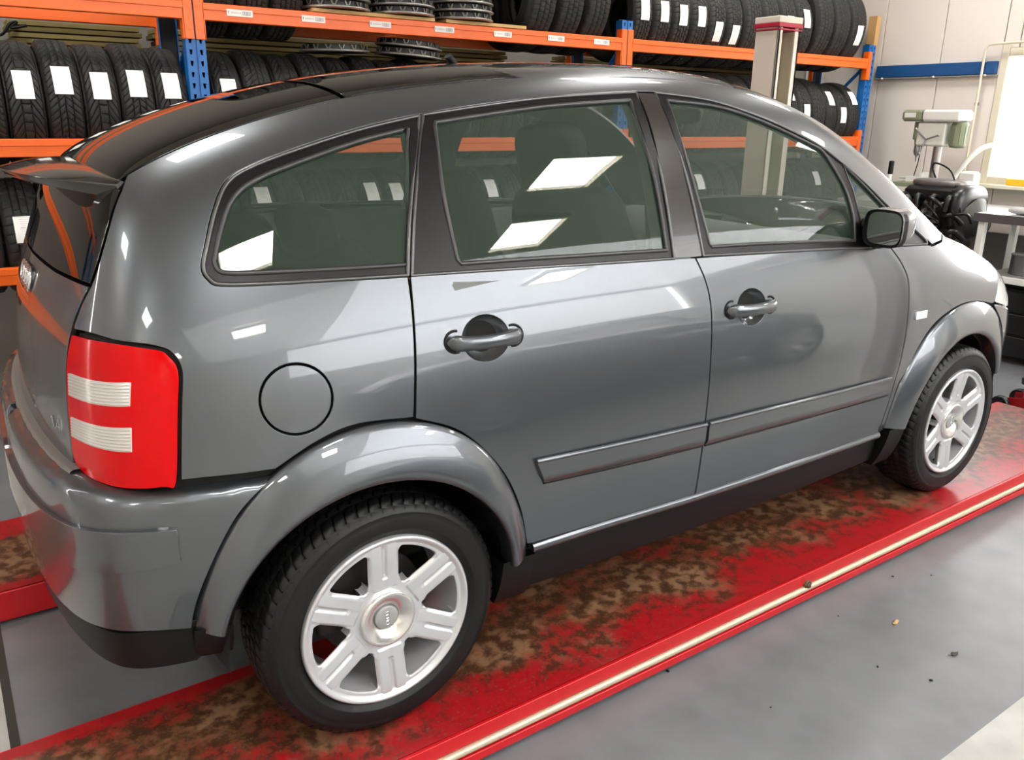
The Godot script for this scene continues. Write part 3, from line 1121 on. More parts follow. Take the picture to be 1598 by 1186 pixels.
	var gate := [R(1.066, 0.0), R(1.066, 0.30), Vector3(-0.474, 1.065, 0.510)] + smooth([Vector3(-0.494, 1.033, 0.497), Vector3(-0.512, 0.985, 0.478), Vector3(-0.530, 0.922, 0.468), Vector3(-0.540, 0.863, 0.468), Vector3(-0.547, 0.78, 0.479), Vector3(-0.550, 0.714, 0.492), Vector3(-0.552, 0.675, 0.50)]) + [R(0.665, 0.3), R(0.665, 0.0)]
	for w in [["tailgate_glass", upper, M.black_glass, "glossy black lower rear screen"], ["tailgate", gate, paint, ""]]:
		var left := []
		for p in w[1]:
			left.push_front(Vector3(p.x, p.y, -p.z))
		part(w[0], panel(w[1] + left, Vector3(-1, 0.25, 0), {"step": 0.025}), w[2], car, w[3])
	var badge := TextMesh.new()
	badge.text = "1.4"
	badge.font_size = 16
	badge.pixel_size = 0.0022
	badge.depth = 0.004
	badge.font = M.font
	var bp := R(0.765, 0.405)
	var bo := part("badge", badge, M.chrome, car, "small chrome model lettering")
	bo.transform = Transform3D(Basis(Vector3(0.22, 0, 0.975).normalized(), Vector3.UP, Vector3(-0.975, 0, 0.22).normalized()), bp + Vector3(-0.003, 0, 0))
	var rings := Geo.new()
	for k in 4:
		torus(rings, R(1.015, 0.0) + Vector3(-0.004, 0, (k - 1.5) * 0.042), Vector3(-1, 0.25, 0), 0.026, 0.0045, 28, 8)
	part("tail_emblem", rings, M.chrome, car, "chrome emblem of four interlocking rings")
	var tail_loop := smooth([Vector3(-0.517, 0.970, 0.485), Vector3(-0.465, 0.977, 0.626), Vector3(-0.403, 0.969, 0.683), S(-0.384, 0.957), S(-0.3725, 0.930), S(-0.381, 0.872), S(-0.404, 0.716), Vector3(-0.430, 0.706, 0.726), Vector3(-0.481, 0.700, 0.686), Vector3(-0.517, 0.695, 0.622), Vector3(-0.540, 0.695, 0.547), Vector3(-0.550, 0.714, 0.498), Vector3(-0.547, 0.78, 0.485), Vector3(-0.540, 0.863, 0.474), Vector3(-0.530, 0.923, 0.474), Vector3(-0.517, 0.970, 0.485)])
	var corner := Vector3(-0.7, 0, 0.7)
	var lens := panel(tail_loop, corner, {"step": 0.015, "off": 0.001, "gap": 0.003})
	var back := panel(tail_loop, corner, {"step": 0.03, "off": -0.016, "gap": -0.004, "skirt": 0.0})
	var bands := []
	for q in [[0.892, 0.908, 0.865, 0.847], [0.803, 0.823, 0.777, 0.762]]:
		var top_l := Vector3(-0.535, q[0], 0.492)
		var top_r := Vector3(-0.453, q[1], 0.676)
		var bot_r := Vector3(-0.460, q[2], 0.681)
		var bot_l := Vector3(-0.540, q[3], 0.494)
		var mid_t := Vector3(-0.505, (q[0] + q[1]) * 0.5 - 0.001, 0.60)
		var mid_b := Vector3(-0.510, (q[2] + q[3]) * 0.5 - 0.001, 0.605)
		var bg := panel(smooth([top_l, mid_t, top_r]) + smooth([bot_r, mid_b, bot_l]), corner, {"step": 0.012, "off": 0.0025, "gap": 0.0, "skirt": 0.004})
		var ridges := Geo.new()
		for k in 7:
			var f := (k + 0.5) / 7.0
			var path := []
			for s in 13:
				var u := s / 12.0
				var t_ := top_l.lerp(mid_t, u * 2) if u < 0.5 else mid_t.lerp(top_r, u * 2 - 1)
				var b_ := bot_l.lerp(mid_b, u * 2) if u < 0.5 else mid_b.lerp(bot_r, u * 2 - 1)
				var p := t_.lerp(b_, f)
				var dd := corner.normalized()
				p += dd * (reach(p, dd, 0.0) + 0.0025)
				path.append(p)
			ridges.tube(path, 0.0020, 6)
		bands.append([bg, ridges])
	for k in 2:
		var l := part("tail_lamp", lens if k == 0 else lens.mirrored(), M.red_lens, car, "tall red tail lamp with two clear bands")
		part("lamp_housing", back if k == 0 else back.mirrored(), M.black_plastic, l)
		for b in bands:
			part("clear_band", b[0] if k == 0 else b[0].mirrored(), M.clear_band, l, "ribbed clear band")
			part("band_ribs", b[1] if k == 0 else b[1].mirrored(), M.clear_band, l)
	# spoiler wing across the hatch: a thin blade with a crisp rear face
	var edge_x := Sp.new(0.0, 0.11, [-0.562, -0.552, -0.528, -0.478, -0.392])
	var edge_y := Sp.new(0.0, 0.11, [1.2655, 1.2645, 1.2625, 1.2590, 1.2520])
	var deep := Sp.new(0.0, 0.11, [0.014, 0.014, 0.016, 0.021, 0.029])
	var top_rows := []
	var rear_rows := []
	var low_rows := []
	for i in 49:
		var z := lerpf(-0.44, 0.44, i / 48.0)
		var q := absf(z)
		var te := Vector3(edge_x.at(q), edge_y.at(q), z)
		var foot := te + Vector3(0.008, -deep.at(q), 0)
		var lead := Vector3(-0.352 - 0.05 * q, 1.283 - 0.155 * q * q, z)
		var row := []
		for k in 9:
			var f := k / 8.0
			row.append(lead.lerp(te, f) + Vector3(0, 0.013 * sin(f * PI) * (1.0 - q), 0))
		top_rows.append(row)
		rear_rows.append([te, te + Vector3(-0.002, -0.003, 0), foot + Vector3(-0.001, 0.004, 0), foot])
		low_rows.append([foot, foot.lerp(lead + Vector3(0.02, -0.05, 0), 0.5), lead + Vector3(0.02, -0.05, 0)])
	var sp := Geo.new()
	sp.grid(top_rows, false, false, true)
	sp.grid(rear_rows, false, false, true)
	sp.grid(low_rows, false, false, true)
	for e in [0, 48]:
		var ring3: Array = top_rows[e] + rear_rows[e].slice(1) + low_rows[e].slice(1)
		var ring2 := PackedVector2Array()
		for p in ring3:
			ring2.append(Vector2(p.x, p.y))
		var tris := Geometry2D.triangulate_polygon(ring2)
		var first := sp.v.size()
		for p in ring3:
			sp.add(p, Vector3(0, 0, -1 if e == 0 else 1))
		for k in range(0, tris.size(), 3):
			sp.tri(first + tris[k], first + tris[k + 1], first + tris[k + 2])
	part("spoiler", sp, M.spoiler, car, "dark smoked tail spoiler")
	# rear bumper stands proud of the skin
	bumper = true
	var seam := [[-0.232, 0.69], [-0.270, 0.668], [-0.313, 0.623], [-0.365, 0.530], [-0.397, 0.452], [-0.410, 0.395]]
	var top_in := smooth([Vector3(-0.515, 0.70, 0.0), Vector3(-0.505, 0.70, 0.30), Vector3(-0.48, 0.70, 0.47), Vector3(-0.43, 0.70, 0.60), Vector3(-0.37, 0.70, 0.69), Vector3(-0.30, 0.705, 0.75), Vector3(-0.235, 0.703, 0.765)])
	var low := smooth([S(-0.410, 0.395), Vector3(-0.52, 0.372, 0.62), Vector3(-0.60, 0.362, 0.42), R(0.36, 0.0)])
	var spine := []
	for k in 12:
		spine.append(R(lerpf(0.36, 0.66, k / 11.0), 0.0))
	var rb := panel(top_in + pts(seam) + low + spine, Vector3(-0.6, 0.42, 0.6), {"step": 0.02, "skirt": 0.02})
	var low2 := low.duplicate()
	low2.reverse()
	var val := panel(low2 + smooth([S(-0.420, 0.385), S(-0.420, 0.35), S(-0.415, 0.318)]) + smooth([Vector3(-0.50, 0.310, 0.62), R(0.308, 0.40), R(0.308, 0.0)]) + [R(0.335, 0.0)], Vector3(-0.7, 0.0, 0.7), {"step": 0.02, "off": -0.010, "gap": -0.012, "skirt": 0.05})
	var buf := panel(smooth([S(-0.418, 0.628), Vector3(-0.50, 0.627, 0.70), Vector3(-0.60, 0.606, 0.52), R(0.592, 0.30), R(0.588, 0.0)]) + [R(0.545, 0.0)] + smooth([R(0.50, 0.0), R(0.503, 0.30), Vector3(-0.60, 0.512, 0.52), Vector3(-0.50, 0.545, 0.70), S(-0.428, 0.556), S(-0.418, 0.566)]), Vector3(-0.7, 0.1, 0.7), {"step": 0.02, "off": 0.010, "gap": 0.0, "skirt": 0.015})
	var lip_rows := []
	for i in 25:
		var z := lerpf(0.0, 0.53, i / 24.0)
		var edge := R(0.655, z)
		lip_rows.append([Vector3(-0.50 + 0.10 * z * z, 0.703, z), Vector3(edge.x + 0.036, 0.701, z), Vector3(edge.x + 0.030, 0.698, z), Vector3(edge.x + 0.027, 0.688, z)])
	var ls := Geo.new()
	ls.grid(lip_rows, false, false, true)
	bumper = false
	for k in 2:
		var b := part("rear_bumper", rb if k == 0 else rb.mirrored(), paint, car)
		part("bumper_valance", val if k == 0 else val.mirrored(), M.black_plastic, b, "unpainted lower valance")
		part("bumper_buffer", buf if k == 0 else buf.mirrored(), paint, b, "raised buffer strip")
		part("loading_lip", ls if k == 0 else ls.mirrored(), M.lip_grey, b, "grey plastic loading lip")
	# ---- dark structure behind the panels
	var hole_r := []
	var hole_f := []
	for k in 32:
		var a := TAU * k / 32
		hole_r.append(Vector3(cos(a) * 0.34, 0.30 + sin(a) * 0.34, 0))
		hole_f.append(Vector3(2.405 + cos(a) * 0.34, 0.30 + sin(a) * 0.34, 0))
	var shell_low := panel([Vector3(-0.46, 0.32, 0), Vector3(2.78, 0.32, 0), Vector3(2.78, 0.80, 0), Vector3(2.6, 0.95, 0), Vector3(2.13, 0.975, 0), Vector3(1.2, 1.02, 0), Vector3(0.1, 1.055, 0), Vector3(-0.30, 1.065, 0), Vector3(-0.40, 1.05, 0), Vector3(-0.46, 0.9, 0)], Vector3.BACK, {"holes": [hole_r, hole_f], "off": -0.022, "gap": 0.0, "skirt": 0.0, "step": 0.05})
	var shell_up := panel(side_loop, tilt, {"off": -0.026, "gap": -0.006, "skirt": 0.0, "step": 0.05})
	var post := panel(pillar, Vector3(0, 0.35, 0.94), {"off": -0.03, "gap": -0.05, "skirt": 0.0, "step": 0.05})
	for k in 2:
		part("inner_panel", shell_low if k == 0 else shell_low.mirrored(), M.black, car)
		part("inner_rail", shell_up if k == 0 else shell_up.mirrored(), M.headliner, car)
		part("inner_post", post if k == 0 else post.mirrored(), M.headliner, car)
	var under := Geo.new()
	under.box(Vector3(1.2, 0.27, 0), Vector3(2.0, 0.14, 1.36), 0.03)
	under.box(Vector3(1.2, 0.27, 0), Vector3(3.3, 0.14, 0.9), 0.03)
	under.box(Vector3(2.75, 0.45, 0), Vector3(0.5, 0.4, 1.1), 0.05)
	under.box(Vector3(-0.40, 0.46, 0), Vector3(0.28, 0.36, 0.94), 0.05)
	under.tube([Vector3(0, 0.27, -0.7), Vector3(0, 0.27, 0.7)], 0.04, 10)
	part("underbody", under, M.black, car)
	# ---- door mirrors
	var mg := Geo.new()
	var mrows := []
	for i in 13:
		var s := i / 12.0
		var x := lerpf(1.690, 1.845, s)
		var k := sqrt(maxf(0.0, 1.0 - pow(s, 2.6)))
		var row := []
		for j in 24:
			var a := TAU * j / 24
			var cz := signf(cos(a)) * pow(absf(cos(a)), 0.55) * 0.066 * lerpf(0.25, 1.0, k)
			var cy := signf(sin(a)) * pow(absf(sin(a)), 0.55) * 0.058 * lerpf(0.25, 1.0, k)
			row.append(Vector3(x, 1.080 + cy + 0.01 * s, 0.836 + cz - 0.02 * s))
		mrows.append(row)
	mg.grid(mrows, false, true, true)
	var cap := mg.add(Vector3(1.847, 1.09, 0.816), Vector3.RIGHT)
	var base0 := mg.v.size() - 1 - 24
	for j in 24:
		mg.tri(cap, base0 + j, base0 + (j + 1) % 24)
	var mface := Geo.new()
	var mo := PackedVector2Array()
	for j in 24:
		var a := TAU * j / 24
		mo.append(Vector2(signf(cos(a)) * pow(absf(cos(a)), 0.5) * 0.056, signf(sin(a)) * pow(absf(sin(a)), 0.5) * 0.049))
	mface.slab(mo, Vector3(1.702, 1.080, 0.836), Vector3.BACK, Vector3.UP, Vector3(-0.004, 0, 0))
	var mframe := Geo.new()
	var fl := PackedVector2Array()
	for j in 24:
		var a := TAU * j / 24
		fl.append(Vector2(signf(cos(a)) * pow(absf(cos(a)), 0.55) * 0.0655, signf(sin(a)) * pow(absf(sin(a)), 0.55) * 0.0575))
	mframe.slab(fl, Vector3(1.72, 1.080, 0.836), Vector3.BACK, Vector3.UP, Vector3(-0.020, 0, 0))
	mframe.tube([Vector3(1.76, 1.03, 0.80), Vector3(1.79, 1.02, 0.76), Vector3(1.80, 1.02, 0.72)], 0.028, 10, false, true, 0.7)
	mframe.box(Vector3(1.80, 1.065, 0.752), Vector3(0.16, 0.075, 0.022), 0.01, Basis(Vector3.RIGHT, -0.35))
	for k in 2:
		var mm := part("door_mirror", mg if k == 0 else mg.mirrored(), paint, car, "grey door mirror")
		part("mirror_frame", mframe if k == 0 else mframe.mirrored(), M.black_plastic, mm)
		part("mirror_glass", mface if k == 0 else mface.mirrored(), M.mirror, mm)
	build_cabin(car)


func build_cabin(car: Node) -> void:
	var fl := Geo.new()
	fl.box(Vector3(1.0, 0.36, 0), Vector3(2.5, 0.05, 1.3), 0.02)
	fl.box(Vector3(1.15, 0.44, 0), Vector3(1.7, 0.16, 0.22), 0.04)
	part("cabin_floor", fl, M.cabin_dark, car)
	var boot := Geo.new()
	boot.box(Vector3(-0.24, 0.80, 0), Vector3(0.46, 0.03, 1.10), 0.01)
	part("parcel_shelf", boot, M.cabin_dark, car)
	for z in [-0.36, 0.36]:
		var seat := group_node("front_seat", car, Vector3(1.05, 0.40, z))
		var c := Geo.new()
		pillow(c, Vector3(0.18, 0.20, 0), Vector3(0.54, 0.20, 0.50), 0.5)
		part("cushion", c, M.cabin_cloth, seat)
		var b := Geo.new()
		pillow(b, Vector3(-0.16, 0.50, 0), Vector3(0.16, 0.66, 0.48), 0.5, Basis(Vector3.BACK, 0.28))
		part("backrest", b, M.cabin_cloth, seat)
		var h := Geo.new()
		pillow(h, Vector3(-0.285, 0.885, 0), Vector3(0.10, 0.19, 0.27), 0.55, Basis(Vector3.BACK, 0.2))
		part("headrest", h, M.cabin_cloth, seat)
		var r := group_node("rear_seat", car, Vector3(0.30, 0.42, z))
		var c2 := Geo.new()
		pillow(c2, Vector3(0.14, 0.16, 0), Vector3(0.50, 0.20, 0.54), 0.5)
		part("cushion", c2, M.cabin_cloth, r)
		var b2 := Geo.new()
		pillow(b2, Vector3(-0.17, 0.42, 0), Vector3(0.16, 0.56, 0.56), 0.5, Basis(Vector3.BACK, 0.3))
		part("backrest", b2, M.cabin_cloth, r)
		var h2 := Geo.new()
		pillow(h2, Vector3(-0.27, 0.70, 0), Vector3(0.09, 0.14, 0.26), 0.55, Basis(Vector3.BACK, 0.2))
		part("headrest", h2, M.cabin_cloth, r)
	var dash := Geo.new()
	var prof := [Vector2(1.66, 0.62), Vector2(1.63, 0.80), Vector2(1.66, 0.92), Vector2(1.72, 0.985), Vector2(1.84, 1.005), Vector2(2.05, 0.985), Vector2(2.30, 0.94)]
	var rows := []
	for i in 13:
		var z := lerpf(-0.66, 0.66, i / 12.0)
		var row := []
		for p in prof:
			row.append(Vector3(p.x, p.y + (0.035 * exp(-pow((z + 0.36) / 0.16, 2.0)) if p.y > 0.9 and p.x < 2.0 else 0.0), z))
		rows.append(row)
	dash.grid(rows, false, false, true)
	part("dashboard", dash, M.cabin_grey, car, "pale grey dashboard")
	var sw := group_node("steering_wheel", car, Vector3(1.52, 0.93, -0.36))
	sw.basis = Basis(Vector3.BACK, -0.45)
	var rim := Geo.new()
	torus(rim, Vector3.ZERO, Vector3.RIGHT, 0.185, 0.017, 40, 10)
	part("rim", rim, M.cabin_dark, sw)
	var hub := Geo.new()
	pillow(hub, Vector3(0.02, 0, 0), Vector3(0.07, 0.15, 0.17), 0.6)
	for a in [0.0, 2.4, -2.4]:
		hub.tube([Vector3(0.02, 0, 0), Vector3(0, cos(a + PI / 2) * 0.18, sin(a + PI / 2) * 0.18)], 0.016, 8, false, true, 0.5)
	hub.tube([Vector3(0.03, 0, 0), Vector3(0.2, 0, 0)], 0.035, 10)
	part("hub", hub, M.cabin_dark, sw)
	var rm := Geo.new()
	pillow(rm, Vector3(1.62, 1.405, 0.0), Vector3(0.03, 0.06, 0.24), 0.6)
	rm.tube([Vector3(1.63, 1.42, 0.0), Vector3(1.70, 1.47, 0.0)], 0.01, 8)
	part("rear_view_mirror", rm, M.cabin_dark, car)
	for z in [-0.62, 0.62]:
		var tw := Geo.new()
		tw.tube([Vector3(0.93, 1.33, z * 0.93), Vector3(0.90, 1.0, z * 1.06), Vector3(0.86, 0.55, z * 1.08)], 0.022, 8, false, true, 0.4)
		part("seat_belt", tw, M.cabin_dark, car)
	for s in [-1, 1]:
		part("door_card", box_geo(Vector3(1.42, 0.80, s * 0.735), Vector3(0.82, 0.44, 0.03), 0.012), M.cabin_grey, car)
		part("door_card", box_geo(Vector3(0.58, 0.82, s * 0.735), Vector3(0.76, 0.46, 0.03), 0.012), M.cabin_grey, car)


# ---------------------------------------------------------------- the workshop
func deck_texture() -> ImageTexture:
	# red paint, worn to brown grime along the wheel track; u along the runway, v across it (0 = inner edge)
	var w := 1600
	var h := 152
	var a := FastNoiseLite.new()
	a.seed = 11
	a.frequency = 0.012
	a.fractal_octaves = 5
	var b := FastNoiseLite.new()
	b.seed = 23
	b.frequency = 0.06
	b.fractal_octaves = 4
	var c := FastNoiseLite.new()
	c.seed = 5
	c.frequency = 0.25
	c.fractal_octaves = 2
	var red := Color(0.60, 0.08, 0.10)
	var brown := Color(0.41, 0.28, 0.19)
	var dark := Color(0.27, 0.17, 0.11)
	var tan_ := Color(0.54, 0.43, 0.33)
	var im := Image.create(w, h, false, Image.FORMAT_RGB8)
	for j in h:
		var v := (j + 0.5) / h
		for i in w:
			var n1 := a.get_noise_2d(i * 0.9, j * 1.0)
			var n2 := b.get_noise_2d(i * 0.9, j * 1.0)
			var n3 := c.get_noise_2d(i, j)
			var track := exp(-pow((v - 0.40) / 0.50, 2.0))
			var worn := smoothstep(0.05, 0.95, track * 1.25 + n1 * 0.80 + n2 * 0.45 + n3 * 0.2 - 0.22)
			if v < 0.075 + 0.03 * n2:
				worn *= 0.10
			if v > 0.95:
				worn *= 0.4
			var grime := brown.lerp(dark, smoothstep(-0.3, 0.4, n2 + n3 * 0.5)).lerp(tan_, smoothstep(0.0, 0.5, n1 * 0.8 - n2 * 0.7) * 0.6)
			var col := red.lerp(grime, worn)
			col = col.lerp(dark, 0.30 * smoothstep(0.1, 0.5, n3 * 0.6 + n2 * 0.6))
			col = col.lerp(tan_, 0.5 * smoothstep(0.45, 0.62, n3))
			im.set_pixel(i, j, col)
	return ImageTexture.create_from_image(im)


func paper_texture(seed_: int) -> ImageTexture:
	# white paper slip with rows of small grey print
	var im := Image.create(96, 160, false, Image.FORMAT_RGB8)
	im.fill(Color(0.93, 0.93, 0.92))
	var r := RandomNumberGenerator.new()
	r.seed = seed_
	var y := 10
	im.fill_rect(Rect2i(8, 6, 76, 2), Color(0.62, 0.62, 0.62))
	for k in 7:
		y += r.randi_range(8, 13)
		if y > 100:
			break
		var x := r.randi_range(22, 36)
		var till := r.randi_range(55, 86)
		var tone := r.randf_range(0.45, 0.75)
		while x < till:
			var l := r.randi_range(3, 9)
			im.fill_rect(Rect2i(x, y, l, 2), Color(tone, tone, tone))
			x += l + 2
	return ImageTexture.create_from_image(im)


func shelf_label_texture() -> ImageTexture:
	# a location strip: an arrow, a row of small digits too small to read, a bar code
	var im := Image.create(160, 36, false, Image.FORMAT_RGB8)
	im.fill(Color(0.93, 0.90, 0.88))
	for k in 7:
		im.fill_rect(Rect2i(8 + maxi(0, 2 - k), 9 + k, 2 + mini(k, 2) * 2 if k < 3 else 3, 1), Color(0.15, 0.15, 0.15))
	im.fill_rect(Rect2i(9, 12, 3, 12), Color(0.15, 0.15, 0.15))
	var r := RandomNumberGenerator.new()
	r.seed = 4
	for k in 13:
		im.fill_rect(Rect2i(22 + k * 5, 13, 3, 9), Color(0.68, 0.66, 0.65) if r.randf() < 0.8 else Color(0.85, 0.83, 0.82))
	var x := 92
	while x < 150:
		var l := r.randi_range(1, 3)
		im.fill_rect(Rect2i(x, 7, l, 22), Color(0.45, 0.44, 0.44))
		x += l + r.randi_range(1, 3)
	return ImageTexture.create_from_image(im)


func textured(m: StandardMaterial3D, tex: Texture2D) -> StandardMaterial3D:
	m.albedo_texture = tex
	m.albedo_color = Color.WHITE
	return m


func box_geo(c: Vector3, size: Vector3, bevel := 0.0) -> Geo:
	var g := Geo.new()
	g.box(c, size, bevel)
	return g


func build_shell() -> void:
	# floor: grey painted bay, cream border around it
	var fl := struct("floor", box_geo(Vector3(2.775, FLOOR - 0.06, -0.73), Vector3(7.05, 0.12, 4.54)), M.floor_grey, "grey painted workshop floor")
	part("cream_border", box_geo(Vector3(3.25, FLOOR - 0.06, 5.27), Vector3(14.7, 0.12, 7.46)), M.floor_cream, fl, "cream painted strip of floor")
	part("cream_border", box_geo(Vector3(-2.425, FLOOR - 0.06, -0.73), Vector3(3.35, 0.12, 4.54)), M.floor_cream, fl, "cream painted strip of floor")
	var joint := Geo.new()
	joint.box(Vector3(-0.752, FLOOR + 0.0005, -0.6), Vector3(0.022, 0.002, 4.2))
	part("floor_joint", joint, M.joint, fl, "rough dark joint in the floor")
	# walls of upright panels with open joints
	var back := struct("wall_back", box_geo(Vector3(1.15, 1.75, -3.08), Vector3(10.7, 3.72, 0.16)), M.wall_grey)
	# outside the frame the hall widens past the end wall; the wall across the bay has a band of daylight sheets high up, mirrored in the car's flank
	var wf := Geo.new()
	wf.box(Vector3(3.2, 0.87, 9.06), Vector3(14.9, 1.96, 0.12))
	wf.box(Vector3(3.2, 3.635, 9.06), Vector3(14.9, 0.05, 0.12))
	wf.box(Vector3(-1.925, 2.73, 9.06), Vector3(4.65, 1.76, 0.12))
	wf.box(Vector3(10.075, 2.73, 9.06), Vector3(1.15, 1.76, 0.12))
	struct("wall_front", wf, M.wall_cream, "pale wall across the workshop")
	struct("wall_return", box_geo(Vector3(8.56, 1.75, 2.76), Vector3(4.2, 3.72, 0.12)), M.wall_cream)
	struct("wall_right", box_geo(Vector3(10.66, 1.75, 5.9), Vector3(0.12, 3.72, 6.4)), M.wall_cream)
	var hw := Node3D.new()
	hw.name = "window_2"
	hw.set_meta("kind", "structure")
	hw.set_meta("label", "band of translucent daylight sheets high in the wall across the workshop")
	add_child(hw)
	for k in 6:
		part("window_pane", box_geo(Vector3(1.1415 + k * 1.4835, 2.73, 9.06), Vector3(1.476, 1.76, 0.012)), M.frosted, hw)
	struct("wall_left", box_geo(Vector3(-4.16, 1.75, 3.1), Vector3(0.12, 3.72, 11.8)), M.wall_cream)
	# end wall with the window opening: z -1.20 .. 1.60, y 0.93 .. 1.95
	var g := Geo.new()
	g.box(Vector3(6.40, 1.75, -2.12), Vector3(0.12, 3.72, 1.84))
	g.box(Vector3(6.40, 1.75, 2.15), Vector3(0.12, 3.72, 1.10))
	g.box(Vector3(6.40, 0.41, 0.20), Vector3(0.12, 1.04, 2.80))
	g.box(Vector3(6.40, 2.78, 0.20), Vector3(0.12, 1.66, 2.80))
	var endw := struct("wall_end", g, M.joint)
	var z := -2.80
	var lay := [[-2.99, -2.78], [-2.78, -2.225], [-2.225, -1.69], [-1.69, -1.20], [-1.20, -1.08], [-1.08, -0.52], [-0.52, 0.04], [0.04, 0.60], [0.60, 1.16], [1.16, 1.60], [1.60, 2.16], [2.16, 2.70]]
	for q in lay:
		var c: float = (q[0] + q[1]) * 0.5
		var w: float = q[1] - q[0] - 0.006
		if c > -1.20 and c < 1.60:
			part("wall_panel", box_geo(Vector3(6.335, 0.41, c), Vector3(0.03, 1.04, w), 0.004), M.wall_pale, endw)
			part("wall_panel", box_geo(Vector3(6.335, 2.78, c), Vector3(0.03, 1.66, w), 0.004), M.wall_pale, endw)
		else:
			part("wall_panel", box_geo(Vector3(6.335, 1.75, c), Vector3(0.03, 3.72, w), 0.004), M.wall_pale, endw)
	# ceiling of wide boards, opened by a long rooflight over the far side of the hall (outside the frame, mirrored in the car's flank)
	var cg := Geo.new()
	cg.box(Vector3(3.2, 3.70, 0.60), Vector3(14.9, 0.12, 7.60))
	cg.box(Vector3(3.2, 3.70, 9.06), Vector3(14.9, 0.12, 0.12))
	cg.box(Vector3(-3.21, 3.70, 6.70), Vector3(2.08, 0.12, 4.60))
	cg.box(Vector3(10.075, 3.70, 6.70), Vector3(1.15, 0.12, 4.60))
	var ce := struct("ceiling", cg, M.joint)
	for k in 6:
		part("ceiling_panel", box_geo(Vector3(3.2, 3.63, -2.4 + 1.2 * k), Vector3(14.8, 0.03, 1.19), 0.004), M.ceiling, ce)
	part("ceiling_panel", box_geo(Vector3(3.2, 3.63, 4.30), Vector3(14.8, 0.03, 0.19), 0.004), M.ceiling, ce)
	part("ceiling_panel", box_geo(Vector3(-3.20, 3.63, 6.70), Vector3(2.05, 0.03, 4.59), 0.004), M.ceiling, ce)
	part("ceiling_panel", box_geo(Vector3(10.05, 3.63, 6.70), Vector3(1.10, 0.03, 4.59), 0.004), M.ceiling, ce)
	var rl := Node3D.new()
	rl.name = "window_3"
	rl.set_meta("kind", "structure")
	rl.set_meta("label", "long translucent rooflight over the far side of the workshop")
	add_child(rl)
	for k in 7:
		part("window_pane", box_geo(Vector3(-1.3333 + k * 1.6667, 3.66, 6.70), Vector3(1.66, 0.012, 4.59)), M.rooflight if k > 1 else M.rooflight_dimmed, rl, "" if k > 1 else "milkier rooflight sheet added to dim the mirrored daylight")
	# window in the end wall
	var win := Node3D.new()
	win.name = "window_1"
	win.set_meta("kind", "structure")
	win.set_meta("label", "bright window in the pale end wall")
	add_child(win)
	var f := Geo.new()
	f.box(Vector3(6.36, 1.44, -1.17), Vector3(0.10, 1.08, 0.06), 0.006)
	f.box(Vector3(6.36, 1.44, 1.57), Vector3(0.10, 1.08, 0.06), 0.006)
	f.box(Vector3(6.36, 1.92, 0.2), Vector3(0.098, 0.06, 2.68), 0.006)
	f.box(Vector3(6.36, 0.96, 0.2), Vector3(0.098, 0.06, 2.68), 0.006)
	f.box(Vector3(6.37, 1.44, 0.2), Vector3(0.06, 0.96, 0.05), 0.006)
	part("window_frame", f, M.cream_paint, win)
	part("window_sill", box_geo(Vector3(6.28, 0.92, 0.2), Vector3(0.20, 0.03, 2.9), 0.006), M.cream_paint, win)
	part("window_pane", box_geo(Vector3(6.385, 1.44, -0.49), Vector3(0.006, 0.92, 1.34)), M.clear_glass, win)
	part("window_pane", box_geo(Vector3(6.385, 1.44, 0.89), Vector3(0.006, 0.92, 1.34)), M.clear_glass, win)


func build_wall_fittings() -> void:
	var t := thing("cable_trunking", "blue cable trunking band along the pale end wall", "trunking", Vector3(6.30, 1.81, -1.72))
	part("band", box_geo(Vector3(0, 0, 0), Vector3(0.04, 0.095, 1.02), 0.004), M.blue_dull, t)
	part("rail", box_geo(Vector3(0.0, -0.058, 0), Vector3(0.05, 0.012, 1.04), 0.003), M.grey_paint, t)
	for z in [-0.44, 0.02, 0.44]:
		var s := Geo.new()
		s.lathe([Vector2(0.0001, 0.012), Vector2(0.008, 0.010), Vector2(0.010, 0.0)], 12, Vector3(-0.025, -0.056, z), Vector3.LEFT)
		part("screw", s, M.cream_paint, t)
	var p := thing("conduit", "thin pale conduit running down beside the window", "conduit", Vector3(6.258, 1.44, -1.28))
	var g := Geo.new()
	g.tube([Vector3(0, -0.60, -0.02), Vector3(0, 0.50, -0.02), Vector3(0, 0.535, 0.0), Vector3(0, 0.54, 0.04), Vector3(0, 0.56, 1.4)], 0.010, 8)
	part("pipe", g, M.cream_paint, p)
	for y in [-0.35, 0.1, 0.42]:
		part("clip", box_geo(Vector3(0.01, y, -0.02), Vector3(0.02, 0.025, 0.035), 0.004), M.grey_paint, p)
	var tm := thing("timber_post", "short length of pale timber standing in the wall corner", "timber", Vector3(6.24, 2.05, -2.28))
	part("beam", box_geo(Vector3(0, 0, 0), Vector3(0.06, 0.42, 0.08), 0.004), M.pine, tm)


